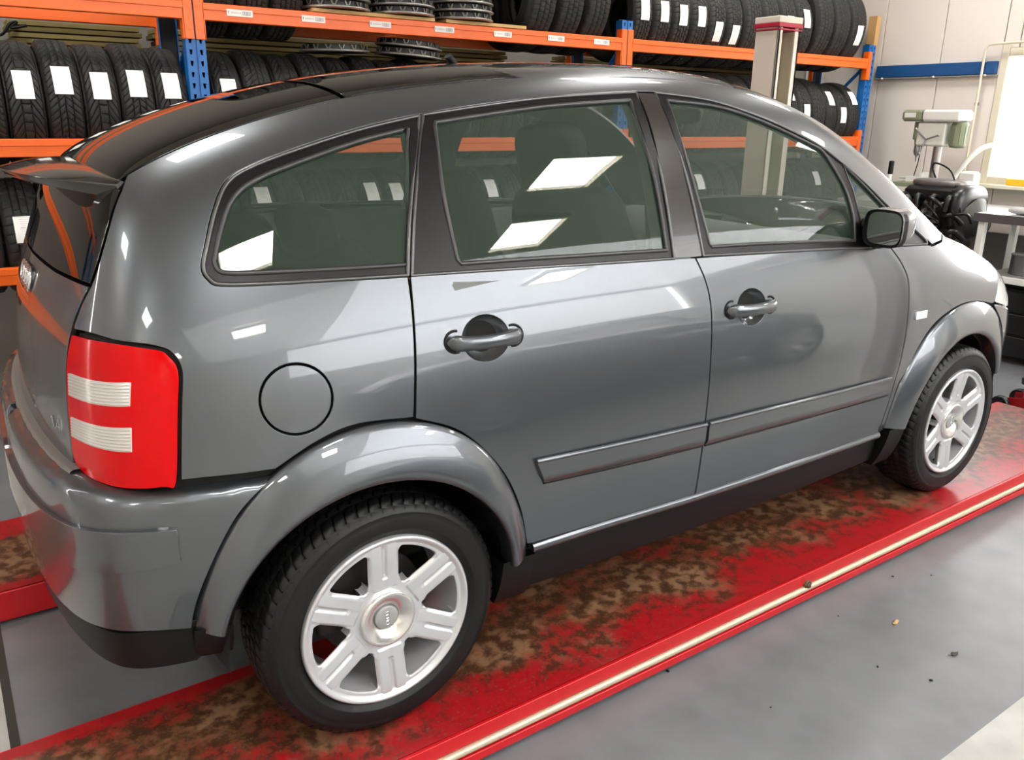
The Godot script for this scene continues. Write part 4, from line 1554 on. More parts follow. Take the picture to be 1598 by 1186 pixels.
func light_panel(x: float, z: float, power: float) -> void:
	var t := thing("ceiling_light", "square white ceiling light panel in a shallow cream frame", "ceiling light", Vector3(x, 3.60, z), "ceiling light panels")
	var f := Geo.new()
	for s in [-1, 1]:
		f.box(Vector3(s * 0.36, -0.03, 0), Vector3(0.05, 0.09, 0.77), 0.004)
		f.box(Vector3(0, -0.03, s * 0.36), Vector3(0.67, 0.09, 0.05), 0.004)
	part("frame", f, M.cream_paint, t)
	part("diffuser", box_geo(Vector3(0, -0.005, 0), Vector3(0.67, 0.02, 0.67)), M.lamp, t)
	var l := AreaLight3D.new()
	l.name = "glow"
	l.area_size = Vector2(0.66, 0.66)
	l.light_energy = power
	l.light_color = Color(1.0, 0.995, 0.985)
	l.area_range = 14.0
	l.shadow_enabled = true
	t.add_child(l)
	l.position = Vector3(0, -0.022, 0)
	l.rotation = Vector3(-PI / 2, 0, 0)


# ---------------------------------------------------------------- lift
func build_lift() -> void:
	for s in [1, -1]:
		var t := thing("lift_runway", "worn red lift runway under the car's right wheels, its near edge along the floor" if s == 1 else "worn red lift runway under the car's left wheels, near the racks", "lift")
		var x0 := -1.7
		var x1 := 3.74
		var z0 := 0.384
		var z1 := 0.902
		var g := Geo.new()
		var a := g.add(Vector3(x0, 0, s * z0), Vector3.UP, Vector2(0, 0))
		var b := g.add(Vector3(x1, 0, s * z0), Vector3.UP, Vector2(1, 0))
		var c := g.add(Vector3(x1, 0, s * z1), Vector3.UP, Vector2(1, 1))
		var d := g.add(Vector3(x0, 0, s * z1), Vector3.UP, Vector2(0, 1))
		g.quad(a, b, c, d)
		g.box(Vector3((x0 + x1) / 2, -0.012, s * (z0 + z1) / 2), Vector3(x1 - x0 - 0.004, 0.02, z1 - z0 - 0.004))
		part("deck", g, M.deck, t, "deck plate with worn red paint and brown grime")
		var f := Geo.new()
		f.box(Vector3((x0 + x1) / 2, -0.022, s * (z1 + 0.004)), Vector3(x1 - x0, 0.042, 0.012), 0.003)
		f.box(Vector3((x0 + x1) / 2, -0.079, s * (z1 + 0.010)), Vector3(x1 - x0, 0.026, 0.024), 0.004)
		f.box(Vector3((x0 + x1) / 2, -0.055, s * (z1 - 0.004)), Vector3(x1 - x0, 0.06, 0.008))
		part("outer_flange", f, M.red_paint, t)
		var i := Geo.new()
		i.box(Vector3((x0 + x1) / 2, -0.050, s * (z0 - 0.004)), Vector3(x1 - x0, 0.096, 0.010), 0.003)
		part("inner_flange", i, M.red_paint, t)
		var r := Geo.new()
		r.tube([Vector3(x0, -0.052, s * (z1 + 0.012)), Vector3(x1, -0.052, s * (z1 + 0.012))], 0.0105, 10)
		part("rod", r, M.steel_cream, t, "pale steel rod along the flange")
		var bo := Geo.new()
		bo.lathe([Vector2(0.0001, 0.016), Vector2(0.006, 0.015), Vector2(0.009, 0.010), Vector2(0.009, 0.006), Vector2(0.016, 0.005), Vector2(0.017, 0.0)], 12, Vector3(1.43, -0.040, s * (z1 + 0.010)), Vector3(0, 0, s))
		torus(bo, Vector3(1.43, -0.040, s * (z1 + 0.016)), Vector3(0, 0, s), 0.013, 0.004, 16, 6)
		part("bolt", bo, M.rusty, t)
		for k in 3:
			part("cross_foot", box_geo(Vector3(-1.4 + k * 2.4, (FLOOR - 0.022) / 2 - 0.01, s * 0.64), Vector3(0.25, -FLOOR - 0.022, 0.40), 0.004), M.black_plastic, t)
	for q in [[3.66, -1.22, "pale grey lift column with a red band, before the tyre racks"], [3.66, 1.75, "pale grey lift column with a red band, on the near side past the bonnet"]]:
		var p := thing("lift_column", q[2], "lift column", Vector3(q[0], FLOOR, q[1]))
		var s := -1.0 if q[1] > 0 else 1.0
		var w := 0.20
		var dp := 0.17
		var hh := 2.06
		var g := Geo.new()
		g.box(Vector3(-w / 2 + 0.01, hh / 2, 0), Vector3(0.02, hh, dp), 0.003)
		g.box(Vector3(w / 2 - 0.01, hh / 2, 0), Vector3(0.02, hh, dp), 0.003)
		g.box(Vector3(0, hh / 2, -s * (dp / 2 - 0.008)), Vector3(w - 0.03, hh, 0.016), 0.003)
		g.box(Vector3(-w / 2 + 0.02, hh / 2, s * (dp / 2 - 0.006)), Vector3(0.040, hh, 0.012), 0.003)
		g.box(Vector3(w / 2 - 0.024, hh / 2, s * (dp / 2 - 0.006)), Vector3(0.048, hh, 0.012), 0.003)
		part("mast", g, M.column, p)
		part("inner_web", box_geo(Vector3(0, hh / 2 - 0.03, -s * 0.030), Vector3(w - 0.045, hh - 0.06, 0.02)), M.olive, p, "olive channel wall inside the column")
		part("cap", box_geo(Vector3(0, hh + 0.012, 0), Vector3(w + 0.016, 0.036, dp + 0.016), 0.004), M.column, p)
		var bd := Geo.new()
		bd.box(Vector3(0, hh - 0.018, 0), Vector3(w + 0.022, 0.024, dp + 0.022), 0.003)
		bd.box(Vector3(0, hh - 0.042, 0), Vector3(w + 0.018, 0.010, dp + 0.018), 0.003)
		part("red_band", bd, M.red_band, p)
		part("foot", box_geo(Vector3(0, 0.01, 0), Vector3(0.34, 0.02, 0.30), 0.004), M.column, p)


# ---------------------------------------------------------------- racks
const RACK_Z := -2.0
const RACK_D := 0.55
const SHELVES := [0.72, 1.275, 1.885]


func upright_geo() -> Geo:
	# one rack post: two slotted flanges with a dark channel between them; built from short repeating lengths
	var g := Geo.new()
	var unit := Geo.new()
	for s in [-1, 1]:
		var x: float = s * 0.024
		var p := PackedVector2Array([Vector2(-0.019, 0), Vector2(0.019, 0), Vector2(0.019, 0.05), Vector2(-0.019, 0.05)])
		var h := PackedVector2Array([Vector2(-0.007, 0.038), Vector2(0.007, 0.038), Vector2(0.007, 0.030), Vector2(s * 0.001 + 0.004, 0.014), Vector2(s * 0.001 - 0.004, 0.014), Vector2(-0.007, 0.030)])
		var lift := func(w: Vector2) -> int:
			return unit.add(Vector3(x + w.x, w.y, 0), Vector3.BACK, w)
		fill(unit, p, [h], 0.0125, lift, 0.003, Vector3.RIGHT, Vector3.UP, 0.0004)
		unit.box(Vector3(x + s * 0.020, 0.025, -0.03), Vector3(0.003, 0.05, 0.06))
	unit.box(Vector3(0, 0.025, -0.008), Vector3(0.012, 0.05, 0.004))
	var n := int((2.02 - FLOOR) / 0.05)
	for k in n:
		g.join(unit.moved(Transform3D(Basis(), Vector3(0, FLOOR + k * 0.05, 0))))
	return g


func build_racks() -> void:
	var post := upright_geo().mesh()
	var dark := Geo.new()
	dark.box(Vector3(0, 0.95, -0.045), Vector3(0.078, 2.1, 0.004))
	var inner := dark.mesh()
	var bays := [[-2.42, 0.398, "left"], [0.488, 3.105, "middle"], [3.195, 5.79, "right"]]
	var xs := [-2.47, 0.443, 3.15, 5.835]
	var beams := Geo.new()
	var called := ["end of the racks past the car's tail", "racks' left joint, above the car's hatch", "racks' right joint, above the car's roof", "end of the racks by the pale wall"]
	for i in 4:
		var t := thing("rack_frame", "blue slotted rack frame at the " + called[i], "rack frame", Vector3(xs[i], 0, RACK_Z), "rack frames")
		for zz in [0.0, -RACK_D]:
			var o := part("post", post, M.rack_blue, t)
			o.position.z = zz
			if zz < 0:
				o.rotation.y = PI
			var q := part("post_web", inner, M.black_plastic, t)
			q.position.z = zz if zz == 0.0 else zz + 0.09
		var br := Geo.new()
		var up := true
		var y := 0.15
		while y < 1.8:
			br.tube([Vector3(0, y, -0.05 if up else -0.50), Vector3(0, y + 0.42, -0.50 if up else -0.05)], 0.014, 6)
			y += 0.42
			up = not up
		part("brace", br, M.rack_blue, t)
	for bi in 3:
		var b = bays[bi]
		var where: String = b[2]
		for si in 3:
			var y: float = SHELVES[si]
			for zz in [0.0, -RACK_D]:
				var side := "front" if zz == 0.0 else "rear"
				var t := thing("rack_beam", "orange %s beam of the %s shelf in the %s rack bay" % [side, ["lower", "middle", "upper"][si], where], "rack beam", Vector3(0, y, RACK_Z + zz), "orange rack beams")
				var g := Geo.new()
				var x0: float = b[0]
				var x1: float = b[1]
				var sg := 1.0 if zz == 0.0 else -1.0
				g.box(Vector3((x0 + x1) / 2, -0.0385, -0.012 * sg), Vector3(x1 - x0, 0.077, 0.038), 0.004)
				g.box(Vector3((x0 + x1) / 2, -0.016, 0.009 * sg), Vector3(x1 - x0, 0.030, 0.006), 0.003)
				part("bar", g, M.rack_orange, t)
				for e in [[x0, -1.0], [x1, 1.0]]:
					var c := Geo.new()
					c.box(Vector3(e[0] + e[1] * 0.021, -0.055, 0.006 * sg), Vector3(0.042, 0.215, 0.006), 0.002)
					c.box(Vector3(e[0] - e[1] * 0.004, -0.055, -0.018 * sg), Vector3(0.006, 0.215, 0.05), 0.002)
					for k in 4:
						c.box(Vector3(e[0] + e[1] * 0.024, 0.030 - k * 0.05, 0.0085 * sg), Vector3(0.010, 0.012, 0.003), 0.001, Basis(Vector3.BACK, 0.5 * e[1]))
					part("connector", c, M.rack_orange, t)
				if zz == 0.0 and si == 2 and bi == 1:
					var n := 0
					for x in [0.66, 1.03, 1.40, 1.79, 2.18, 2.57, 2.93]:
						var lg := Geo.new()
						lg.face(Vector3(x - 0.062, -0.020, 0.0125), Vector3(x + 0.062, -0.020, 0.0125), Vector3(x + 0.062, -0.050, 0.0125), Vector3(x - 0.062, -0.050, 0.0125), Vector3.BACK)
						lg.box(Vector3(x, -0.035, 0.0105), Vector3(0.124, 0.030, 0.003))
						part("location_label", lg, M.shelf_label, t, "white bar-coded location strip")
						n += 1


# a tyre standing on a shelf, its tread towards the aisle
func shelf_tyre(x: float, si: int, kind: int, lean: float, slip: float, where: String, place: int) -> void:
	var k: Array = M.tyres[kind]
	var r: float = k[1]
	var y: float = SHELVES[si] + sqrt(r * r - 0.244 * 0.244) + 0.004
	var has: bool = slip > -50.0
	var shelf: String = ["lower", "middle", "upper"][si]
	var nth: String = ["first", "second", "third", "fourth", "fifth", "sixth", "seventh", "eighth", "ninth", "tenth", "eleventh", "twelfth", "thirteenth", "fourteenth", "fifteenth", "sixteenth"][place]
	var post: String = "roof-side" if where == "right" else "hatch-side"
	var t := thing("tyre", "black tyre%s, %s from %s post, %s shelf, %s rack bay" % [" with white slip" if has else "", nth, post, shelf, where], "tyre", Vector3(x, y, RACK_Z - RACK_D / 2), "tyres on the %s shelf of the %s bay" % [shelf, where])
	t.rotation = Vector3(0, 0, lean)
	var c := part("casing", k[0], M.old_rubber if kind % 2 == 0 else M.old_rubber2, t)
	c.rotation.y = PI / 2
	c.rotation.x = 0.0
	if has:
		var g := Geo.new()
		var w := 0.074
		var rr := r + 0.0025
		var rows := []
		var a0 := deg_to_rad(slip) + 0.22
		for i in 7:
			var a := a0 - 0.44 * i / 6.0
			var row := []
			for j in 3:
				row.append(Vector3((j - 1) * w * 0.5, sin(a) * rr, cos(a) * rr))
			rows.append(row)
		g.grid(rows)
		for i in g.v.size():
			g.t[i] = Vector2((i % 3) / 2.0, (i / 3) / 6.0)
			g.n[i] = Vector3(0, g.v[i].y, g.v[i].z).normalized()
		part("paper_slip", g, M.slips[int(absf(x) * 100.0) % 4], t, "white printed paper slip")


func build_tyres() -> void:
	M.tyres = [
		[tyre_geo(0.283, 0.178, 0.148, 60, 0.55, 4, 0.006, 0.0).mesh(), 0.283],
		[tyre_geo(0.290, 0.19, 0.165, 52, 0.15, 5, 0.006, 0.5).mesh(), 0.290],
		[tyre_geo(0.279, 0.178, 0.148, 44, 0.8, 3, 0.007, 0.3).mesh(), 0.279],
		[tyre_geo(0.300, 0.19, 0.185, 48, 0.05, 5, 0.005, 0.5).mesh(), 0.300],
		[tyre_geo(0.330, 0.20, 0.200, 72, 0.1, 4, 0.004, 0.5).mesh(), 0.330],
		[tyre_geo(0.268, 0.178, 0.148, 48, 0.4, 4, 0.006, 0.3).mesh(), 0.268],
		[tyre_geo(0.266, 0.178, 0.160, 40, 0.1, 4, 0.006, 0.5).mesh(), 0.266],
	]
	var no := -99.0
	# [x, kind, angle of the slip]; each list runs along one shelf
	var rows := [
		["left", 1, [[0.317, 2, 21], [0.164, 0, 20], [0.011, 2, 19], [-0.142, 0, 21], [-0.295, 2, 18], [-0.448, 0, no], [-0.602, 2, no]]],
		["left", 0, [[0.30, 6, no], [0.13, 6, no], [-0.04, 6, no], [-0.21, 6, 34], [-0.38, 6, 12], [-0.55, 6, no], [-0.72, 6, no]]],
		["middle", 1, [[0.585, 2, 17], [0.740, 0, no], [0.895, 2, no], [1.05, 0, no], [1.205, 2, no], [1.36, 0, no], [1.515, 2, no], [1.67, 0, no], [1.825, 2, no], [1.98, 0, no], [2.135, 2, no], [2.29, 0, no], [2.445, 2, no], [2.60, 0, no], [2.755, 2, no], [2.91, 0, no]]],
		["middle", 0, [[0.57, 5, no], [0.725, 5, 33], [0.88, 5, no], [1.035, 5, no], [1.19, 5, no], [1.345, 5, 34], [1.50, 5, 32], [1.67, 5, no], [1.83, 5, 30], [1.985, 5, 32], [2.145, 5, 32], [2.31, 5, no], [2.48, 5, no], [2.65, 5, 30], [2.82, 5, no], [2.98, 5, no]]],
		["middle", 2, [[0.575, 1, no], [0.745, 1, no], [0.915, 1, no], [2.46, 4, no], [2.67, 4, no], [2.88, 4, no]]],
		["right", 2, [[3.285, 1, 4], [3.46, 1, 4], [3.635, 1, 2], [3.81, 1, 3], [3.985, 1, -14], [4.16, 1, -16], [4.345, 3, no], [4.54, 3, no], [4.735, 3, 0], [4.93, 3, 12], [5.135, 4, no], [5.345, 4, no], [5.555, 4, -12]]],
		["right", 1, [[3.31, 1, no], [3.485, 1, no], [3.66, 1, no], [3.835, 1, no], [4.01, 1, no], [4.185, 1, 30], [4.36, 1, no], [4.535, 1, no], [4.71, 1, 32], [4.885, 1, 34], [5.06, 1, 4], [5.235, 1, no], [5.40, 0, 32], [5.555, 2, 6], [5.71, 0, 34]]],
		["right", 0, []],
	]
	for k in 15:
		rows[7][2].append([3.29 + k * 0.172, 6, [no, no, 26.0, no, 29.0][k % 5]])
	for row in rows:
		var place_no := 0
		for q in row[2]:
			shelf_tyre(q[0], row[1], q[1], 0.0, q[2], row[0], place_no)
			place_no += 1
	# boards under the wheel covers
	for q in [[1.03, 1.730], [1.800, 2.345]]:
		var t := thing("shelf_board", "pale pine board lying on the orange beams under the wheel covers, %s" % ["nearer the car's hatch" if q[0] < 1.5 else "nearer the large tyres"], "board", Vector3((q[0] + q[1]) / 2, SHELVES[2] + 0.010, RACK_Z - 0.275))
		part("plank", box_geo(Vector3.ZERO, Vector3(q[1] - q[0], 0.018, 0.58), 0.002), M.pine, t)
	# stacks of wheel covers
	var ring := Geo.new()
	ring.lathe([Vector2(0.165, 0.004), Vector2(0.178, 0.002), Vector2(0.188, 0.006), Vector2(0.190, 0.010), Vector2(0.187, 0.013), Vector2(0.178, 0.012), Vector2(0.172, 0.016)], 48)
	var body := Geo.new()
	body.lathe([Vector2(0.0001, 0.006), Vector2(0.06, 0.004), Vector2(0.165, 0.004), Vector2(0.172, 0.014), Vector2(0.170, 0.040), Vector2(0.160, 0.042), Vector2(0.05, 0.030), Vector2(0.0001, 0.030)], 40)
	var clips := Geo.new()
	for k in 16:
		var a := TAU * k / 16
		var bs := Basis(Vector3.UP, a)
		for s in [-1, 1]:
			clips.box(bs * Vector3(0.176, 0.027, s * 0.010), Vector3(0.006, 0.022, 0.007), 0.001, bs * Basis(Vector3.RIGHT, s * 0.4))
		clips.box(bs * Vector3(0.174, 0.018, 0), Vector3(0.004, 0.008, 0.012), 0.001, bs)
	var rm := ring.mesh()
	var bm := body.mesh()
	var cm := clips.mesh()
	var place := func(at: Vector3, turn: float, tilt: Vector3, label: String, group: String) -> void:
		var t := thing("wheel_cover", label, "wheel cover", at, group)
		t.basis = Basis.from_euler(tilt) * Basis(Vector3.UP, turn)
		part("shell", bm, M.cover_dark, t)
		part("rim_edge", rm, M.cover_bright, t, "bright outer edge")
		part("clips", cm, M.cover_clip, t).set_meta("kind", "stuff")
	var count := ["lowest", "second", "third", "fourth", "topmost"]
	var stacks := [[1.19, -2.10], [1.575, -2.10], [1.96, -2.10], [2.15, -2.46], [1.38, -2.46]]
	for si in stacks.size():
		var st = stacks[si]
		for k in 5:
			place.call(Vector3(st[0] + 0.003 * (k % 2), SHELVES[2] + 0.0195 + k * 0.0425, st[1]), k * 0.7, Vector3.ZERO, "%s wheel cover of the %s stack on the pine boards above the car's roof" % [count[k], ["front left", "front middle", "front right", "rear right", "rear left"][si]], "stacked wheel covers")
	place.call(Vector3(1.235, SHELVES[1] + 0.437, -2.22), 0.2, Vector3(0.02, 0, 0.02), "single wheel cover lying on the tyres of the middle shelf", "")
	place.call(Vector3(1.66, SHELVES[1] + 0.432, -2.18), 0.4, Vector3(0.05, 0, -0.06), "lower one of two wheel covers lying together on the tyres of the middle shelf", "")
	place.call(Vector3(1.665, SHELVES[1] + 0.478, -2.18), 1.0, Vector3(0.05, 0, -0.07), "upper one of two wheel covers lying together on the tyres of the middle shelf", "")
	# lengths of timber stored against the wall behind the racks
	for b in [[-0.26, 0.375, "left"], [0.43, 2.75, "middle"], [3.25, 5.7, "right"]]:
		for k in 5:
			var t := thing("timber_plank", "%s of five pale planks stacked on the wall behind the %s rack bay" % [["lowest", "second", "third", "fourth", "topmost"][k], b[2]], "plank", Vector3((b[0] + b[1]) / 2, 1.700 + k * 0.028, -2.86), "planks behind the %s rack bay" % b[2])
			part("plank", box_geo(Vector3(0, 0, 0), Vector3(b[1] - b[0] - 0.02 * (k % 3), 0.022, 0.16 + 0.01 * (k % 2)), 0.002), M.timber if k % 2 == 0 else M.timber2, t)
		var br := thing("wall_bracket", "steel wall bracket under the planks of the %s rack bay" % b[2], "bracket", Vector3(0, 1.682, -2.86))
		for x in [lerpf(b[0], b[1], 0.12), lerpf(b[0], b[1], 0.88)]:
			part("arm", box_geo(Vector3(x, 0, -0.02), Vector3(0.03, 0.012, 0.24), 0.002), M.grey_paint, br)
	var hk := thing("cable", "short loop of dark cable hanging on the wall above the left tyres", "cable")
	var g := Geo.new()
	g.tube(smooth([Vector3(-0.40, 1.745, -2.90), Vector3(-0.30, 1.745, -2.78), Vector3(-0.27, 1.76, -2.74), Vector3(-0.24, 1.80, -2.74), Vector3(-0.21, 1.81, -2.75), Vector3(-0.24, 1.78, -2.73), Vector3(-0.17, 1.795, -2.73)]), 0.007, 8)
	part("wire", g, M.black_plastic, hk)


# ---------------------------------------------------------------- bench corner by the window
func build_corner() -> void:
	# workbench along the end wall
	var t := thing("workbench", "grey-topped workbench along the end wall under the window", "workbench", Vector3(5.78, FLOOR, -0.55))
	part("top", box_geo(Vector3(0, 0.88, -0.35), Vector3(0.62, 0.05, 2.0), 0.006), M.bench_top, t)
	for q in [[-0.26, -1.28], [-0.26, 0.58], [0.26, -1.28], [0.26, 0.58]]:
		part("leg", box_geo(Vector3(q[0], 0.4275, q[1]), Vector3(0.06, 0.855, 0.06), 0.006), M.grey_paint, t)
	part("back_board", box_geo(Vector3(0.26, 0.45, -0.35), Vector3(0.02, 0.5, 1.78), 0.003), M.grey_paint, t)
	# white framed table with a dark edge, nearer the car
	var w := thing("side_table", "white framed table with a dark edged top, right of the engine", "table", Vector3(5.12, FLOOR, 0.08))
	part("top", box_geo(Vector3(0, 0.935, 0), Vector3(0.50, 0.03, 1.10), 0.004), M.table_top, w)
	part("edge_band", box_geo(Vector3(-0.255, 0.925, 0), Vector3(0.012, 0.055, 1.10), 0.003), M.table_edge, w, "dark edge band")
	for q in [[-0.22, -0.50], [-0.22, 0.50], [0.22, -0.50], [0.22, 0.50]]:
		part("leg", box_geo(Vector3(q[0], 0.46, q[1]), Vector3(0.045, 0.92, 0.045), 0.005), M.white_paint, w)
	for x in [-0.22, 0.22]:
		part("rail", box_geo(Vector3(x, 0.545, 0), Vector3(0.04, 0.04, 0.955), 0.004), M.white_paint, w)
	part("shelf", box_geo(Vector3(0, 0.555, 0), Vector3(0.39, 0.012, 0.95), 0.002), M.grey_paint, w)
	# things on and under it
	var b := thing("cloth", "crumpled grey cloth lying on the white framed table", "cloth", Vector3(5.02, FLOOR + 0.952, -0.22))
	var cg := Geo.new()
	pillow(cg, Vector3(0, 0.022, 0), Vector3(0.18, 0.045, 0.22), 0.9)
	pillow(cg, Vector3(0.06, 0.03, 0.10), Vector3(0.14, 0.05, 0.16), 0.9, Basis(Vector3.UP, 0.5))
	part("fold", cg, M.cloth_grey, b)
	var bl := thing("blue_box", "small bright blue plastic box on the white framed table", "box", Vector3(4.98, FLOOR + 0.95, 0.02))
	part("tub", box_geo(Vector3(0, 0.03, 0), Vector3(0.12, 0.05, 0.14), 0.008), M.blue_plastic, bl)
	part("lid", box_geo(Vector3(0, 0.060, 0), Vector3(0.125, 0.010, 0.145), 0.004), M.blue_plastic, bl)
	var y := thing("spirit_level", "yellow spirit level lying along the window sill", "spirit level", Vector3(6.24, 0.936, -0.55))
	part("bar", box_geo(Vector3(0, 0.025, 0), Vector3(0.03, 0.05, 0.80), 0.004), M.yellow, y)
	part("vial", box_geo(Vector3(-0.003, 0.032, 0), Vector3(0.03, 0.02, 0.06), 0.004), M.clear_lens, y)
	var cb := thing("tool_cabinet", "black tool cabinet standing under the white framed table", "cabinet", Vector3(5.12, FLOOR, 0.08))
	part("carcass", box_geo(Vector3(0, 0.265, 0), Vector3(0.36, 0.46, 0.90), 0.01), M.black_plastic, cb)
	for k in 3:
		part("drawer", box_geo(Vector3(-0.186, 0.12 + k * 0.145, 0), Vector3(0.014, 0.13, 0.86), 0.004), M.black_gloss, cb)
	for z in [-0.38, 0.38]:
		var g := Geo.new()
		g.lathe([Vector2(0.0001, -0.014), Vector2(0.020, -0.014), Vector2(0.020, 0.014), Vector2(0.0001, 0.014)], 14, Vector3(-0.12, 0.02, z), Vector3.BACK)
		part("castor", g, M.black_plastic, cb)
	for q in [[-0.30, 0.13, 0.17, "small grey tin"], [-0.02, 0.20, 0.15, "tall dark tin"], [0.20, 0.12, 0.16, "low dark tin"]]:
		var tn := thing("tin", "%s on the lower shelf of the white framed table" % q[3], "tin", Vector3(5.12, FLOOR + 0.563, 0.08 + q[0]))
		var g := Geo.new()
		var r: float = q[2] * 0.5
		g.lathe([Vector2(0.0001, 0.0), Vector2(r, 0.0), Vector2(r, 0.004), Vector2(r * 0.96, 0.008), Vector2(r * 0.96, q[1] - 0.008), Vector2(r, q[1] - 0.004), Vector2(r, q[1]), Vector2(r * 0.9, q[1]), Vector2(r * 0.88, q[1] - 0.006), Vector2(0.0001, q[1] - 0.006)], 28)
		part("can", g, M.tin_grey if q[0] < -0.2 else M.black_gloss, tn)
	build_drill()
	build_engine()
	# white suction hose rising behind the engine
	var h := thing("suction_hose", "white flexible hose curving up from the bench to the wall", "hose")
	var hg := Geo.new()
	var path := smooth([Vector3(5.96, 0.80, -1.29), Vector3(5.96, 0.95, -1.24), Vector3(5.98, 1.10, -1.16), Vector3(6.04, 1.20, -1.10), Vector3(6.12, 1.235, -1.05), Vector3(6.31, 1.24, -1.04)], 8)
	hg.tube(path, 0.020, 12)
	part("tube", hg, M.white_paint, h)
	var e := thing("switch_box", "white switch box with a round red button behind the engine", "switch box", Vector3(5.82, FLOOR + 0.905, -1.03))
	part("box", box_geo(Vector3(0, 0.125, 0), Vector3(0.10, 0.25, 0.13), 0.02), M.white_paint, e)
	var rb := Geo.new()
	rb.lathe([Vector2(0.0001, 0.018), Vector2(0.026, 0.016), Vector2(0.034, 0.008), Vector2(0.034, 0.0)], 24, Vector3(-0.05, 0.15, 0), Vector3.LEFT)
	part("button", rb, M.red_button, e, "round red button")


func build_drill() -> void:
	var t := thing("drill_press", "cream and green pillar drill standing on the bench", "drill press", Vector3(5.78, FLOOR + 0.905, -1.32))
	var y0 := -(FLOOR + 0.905)
	part("base", box_geo(Vector3(0, 0.02, -0.06), Vector3(0.24, 0.04, 0.36), 0.008), M.drill_green, t)
	var c := Geo.new()
	c.lathe([Vector2(0.032, 0.04), Vector2(0.032, 0.56)], 24, Vector3(0, 0, 0.03), Vector3.UP)
	c.lathe([Vector2(0.05, 0.04), Vector2(0.05, 0.09), Vector2(0.032, 0.10)], 24, Vector3(0, 0, 0.03), Vector3.UP)
	part("column", c, M.drill_steel, t)
	var tb := Geo.new()
	tb.box(Vector3(0, y0 + 0.925, -0.12), Vector3(0.22, 0.035, 0.24), 0.006)
	tb.box(Vector3(0, y0 + 0.92, 0.02), Vector3(0.09, 0.07, 0.10), 0.01)
	part("table", tb, M.drill_green, t)
	var vs := Geo.new()
	vs.box(Vector3(0, y0 + 0.965, -0.10), Vector3(0.10, 0.045, 0.14), 0.005)
	vs.box(Vector3(0, y0 + 1.0, -0.05), Vector3(0.10, 0.04, 0.03), 0.004)
	vs.tube([Vector3(0, y0 + 0.97, -0.17), Vector3(0, y0 + 0.97, -0.25)], 0.008, 8)
	part("vice", vs, M.white_paint, t)
	var hd := Geo.new()
	hd.box(Vector3(0, y0 + 1.31, -0.01), Vector3(0.14, 0.18, 0.23), 0.015)
	part("head", hd, M.drill_cream, t)
	var q := Geo.new()
	q.lathe([Vector2(0.045, y0 + 1.40), Vector2(0.045, y0 + 1.27), Vector2(0.030, y0 + 1.26), Vector2(0.024, y0 + 1.22), Vector2(0.012, y0 + 1.215)], 20, Vector3(0, 0, -0.135), Vector3.UP)
	part("quill", q, M.drill_green, t)
	var ck := Geo.new()
	ck.lathe([Vector2(0.010, y0 + 1.24), Vector2(0.026, y0 + 1.215), Vector2(0.028, y0 + 1.175), Vector2(0.018, y0 + 1.15), Vector2(0.006, y0 + 1.14), Vector2(0.004, y0 + 1.10), Vector2(0.0001, y0 + 1.095)], 18, Vector3(0, 0, -0.135), Vector3.UP)
	part("chuck", ck, M.drill_steel, t)
	var gd := Geo.new()
	gd.box(Vector3(0, y0 + 1.445, 0.065), Vector3(0.21, 0.088, 0.30), 0.02)
	part("belt_guard", gd, M.white_paint, t, "white belt guard")
	var gf := Geo.new()
	gf.box(Vector3(0, y0 + 1.445, -0.165), Vector3(0.205, 0.086, 0.17), 0.02)
	part("guard_nose", gf, M.drill_green, t, "green nose of the belt guard")
	part("name_plate", box_geo(Vector3(-0.104, y0 + 1.448, -0.175), Vector3(0.004, 0.035, 0.09), 0.001), M.white_paint, t)
	var mo := Geo.new()
	mo.lathe([Vector2(0.0001, y0 + 1.21), Vector2(0.05, y0 + 1.215), Vector2(0.06, y0 + 1.235), Vector2(0.06, y0 + 1.385), Vector2(0.05, y0 + 1.40)], 24, Vector3(0, 0, 0.175), Vector3.UP)
	for k in 10:
		mo.box(Vector3(cos(k * TAU / 10) * 0.06, y0 + 1.31, 0.175 + sin(k * TAU / 10) * 0.06), Vector3(0.008, 0.13, 0.008), 0.001)
	part("motor", mo, M.drill_green, t)
	var hl := Geo.new()
	for k in 3:
		var a := k * TAU / 3 + 0.3
		hl.tube([Vector3(-0.085, y0 + 1.27, -0.03), Vector3(-0.10, y0 + 1.27 + sin(a) * 0.10, -0.03 + cos(a) * 0.10)], 0.006, 8)
		pillow(hl, Vector3(-0.10, y0 + 1.27 + sin(a) * 0.11, -0.03 + cos(a) * 0.11), Vector3(0.024, 0.024, 0.024), 1.0, Basis(), 8, 10)
	part("feed_handle", hl, M.drill_steel, t)
	var wi := Geo.new()
	wi.tube(smooth([Vector3(-0.02, y0 + 1.25, -0.09), Vector3(-0.02, y0 + 1.10, -0.10), Vector3(-0.02, y0 + 0.98, -0.12)]), 0.004, 6)
	part("cable", wi, M.black_plastic, t)
	var p := thing("bar_clamp", "white tube with a dark grip standing on end beside the drill", "clamp", Vector3(5.70, FLOOR + 0.905, -1.605))
	var g := Geo.new()
	g.lathe([Vector2(0.0001, 0), Vector2(0.018, 0), Vector2(0.018, 0.20), Vector2(0.0001, 0.20)], 16)
	part("tube", g, M.white_paint, p)
	var g2 := Geo.new()
	g2.lathe([Vector2(0.018, 0.20), Vector2(0.020, 0.205), Vector2(0.020, 0.30), Vector2(0.0001, 0.305)], 16)
	part("grip", g2, M.black_plastic, p)


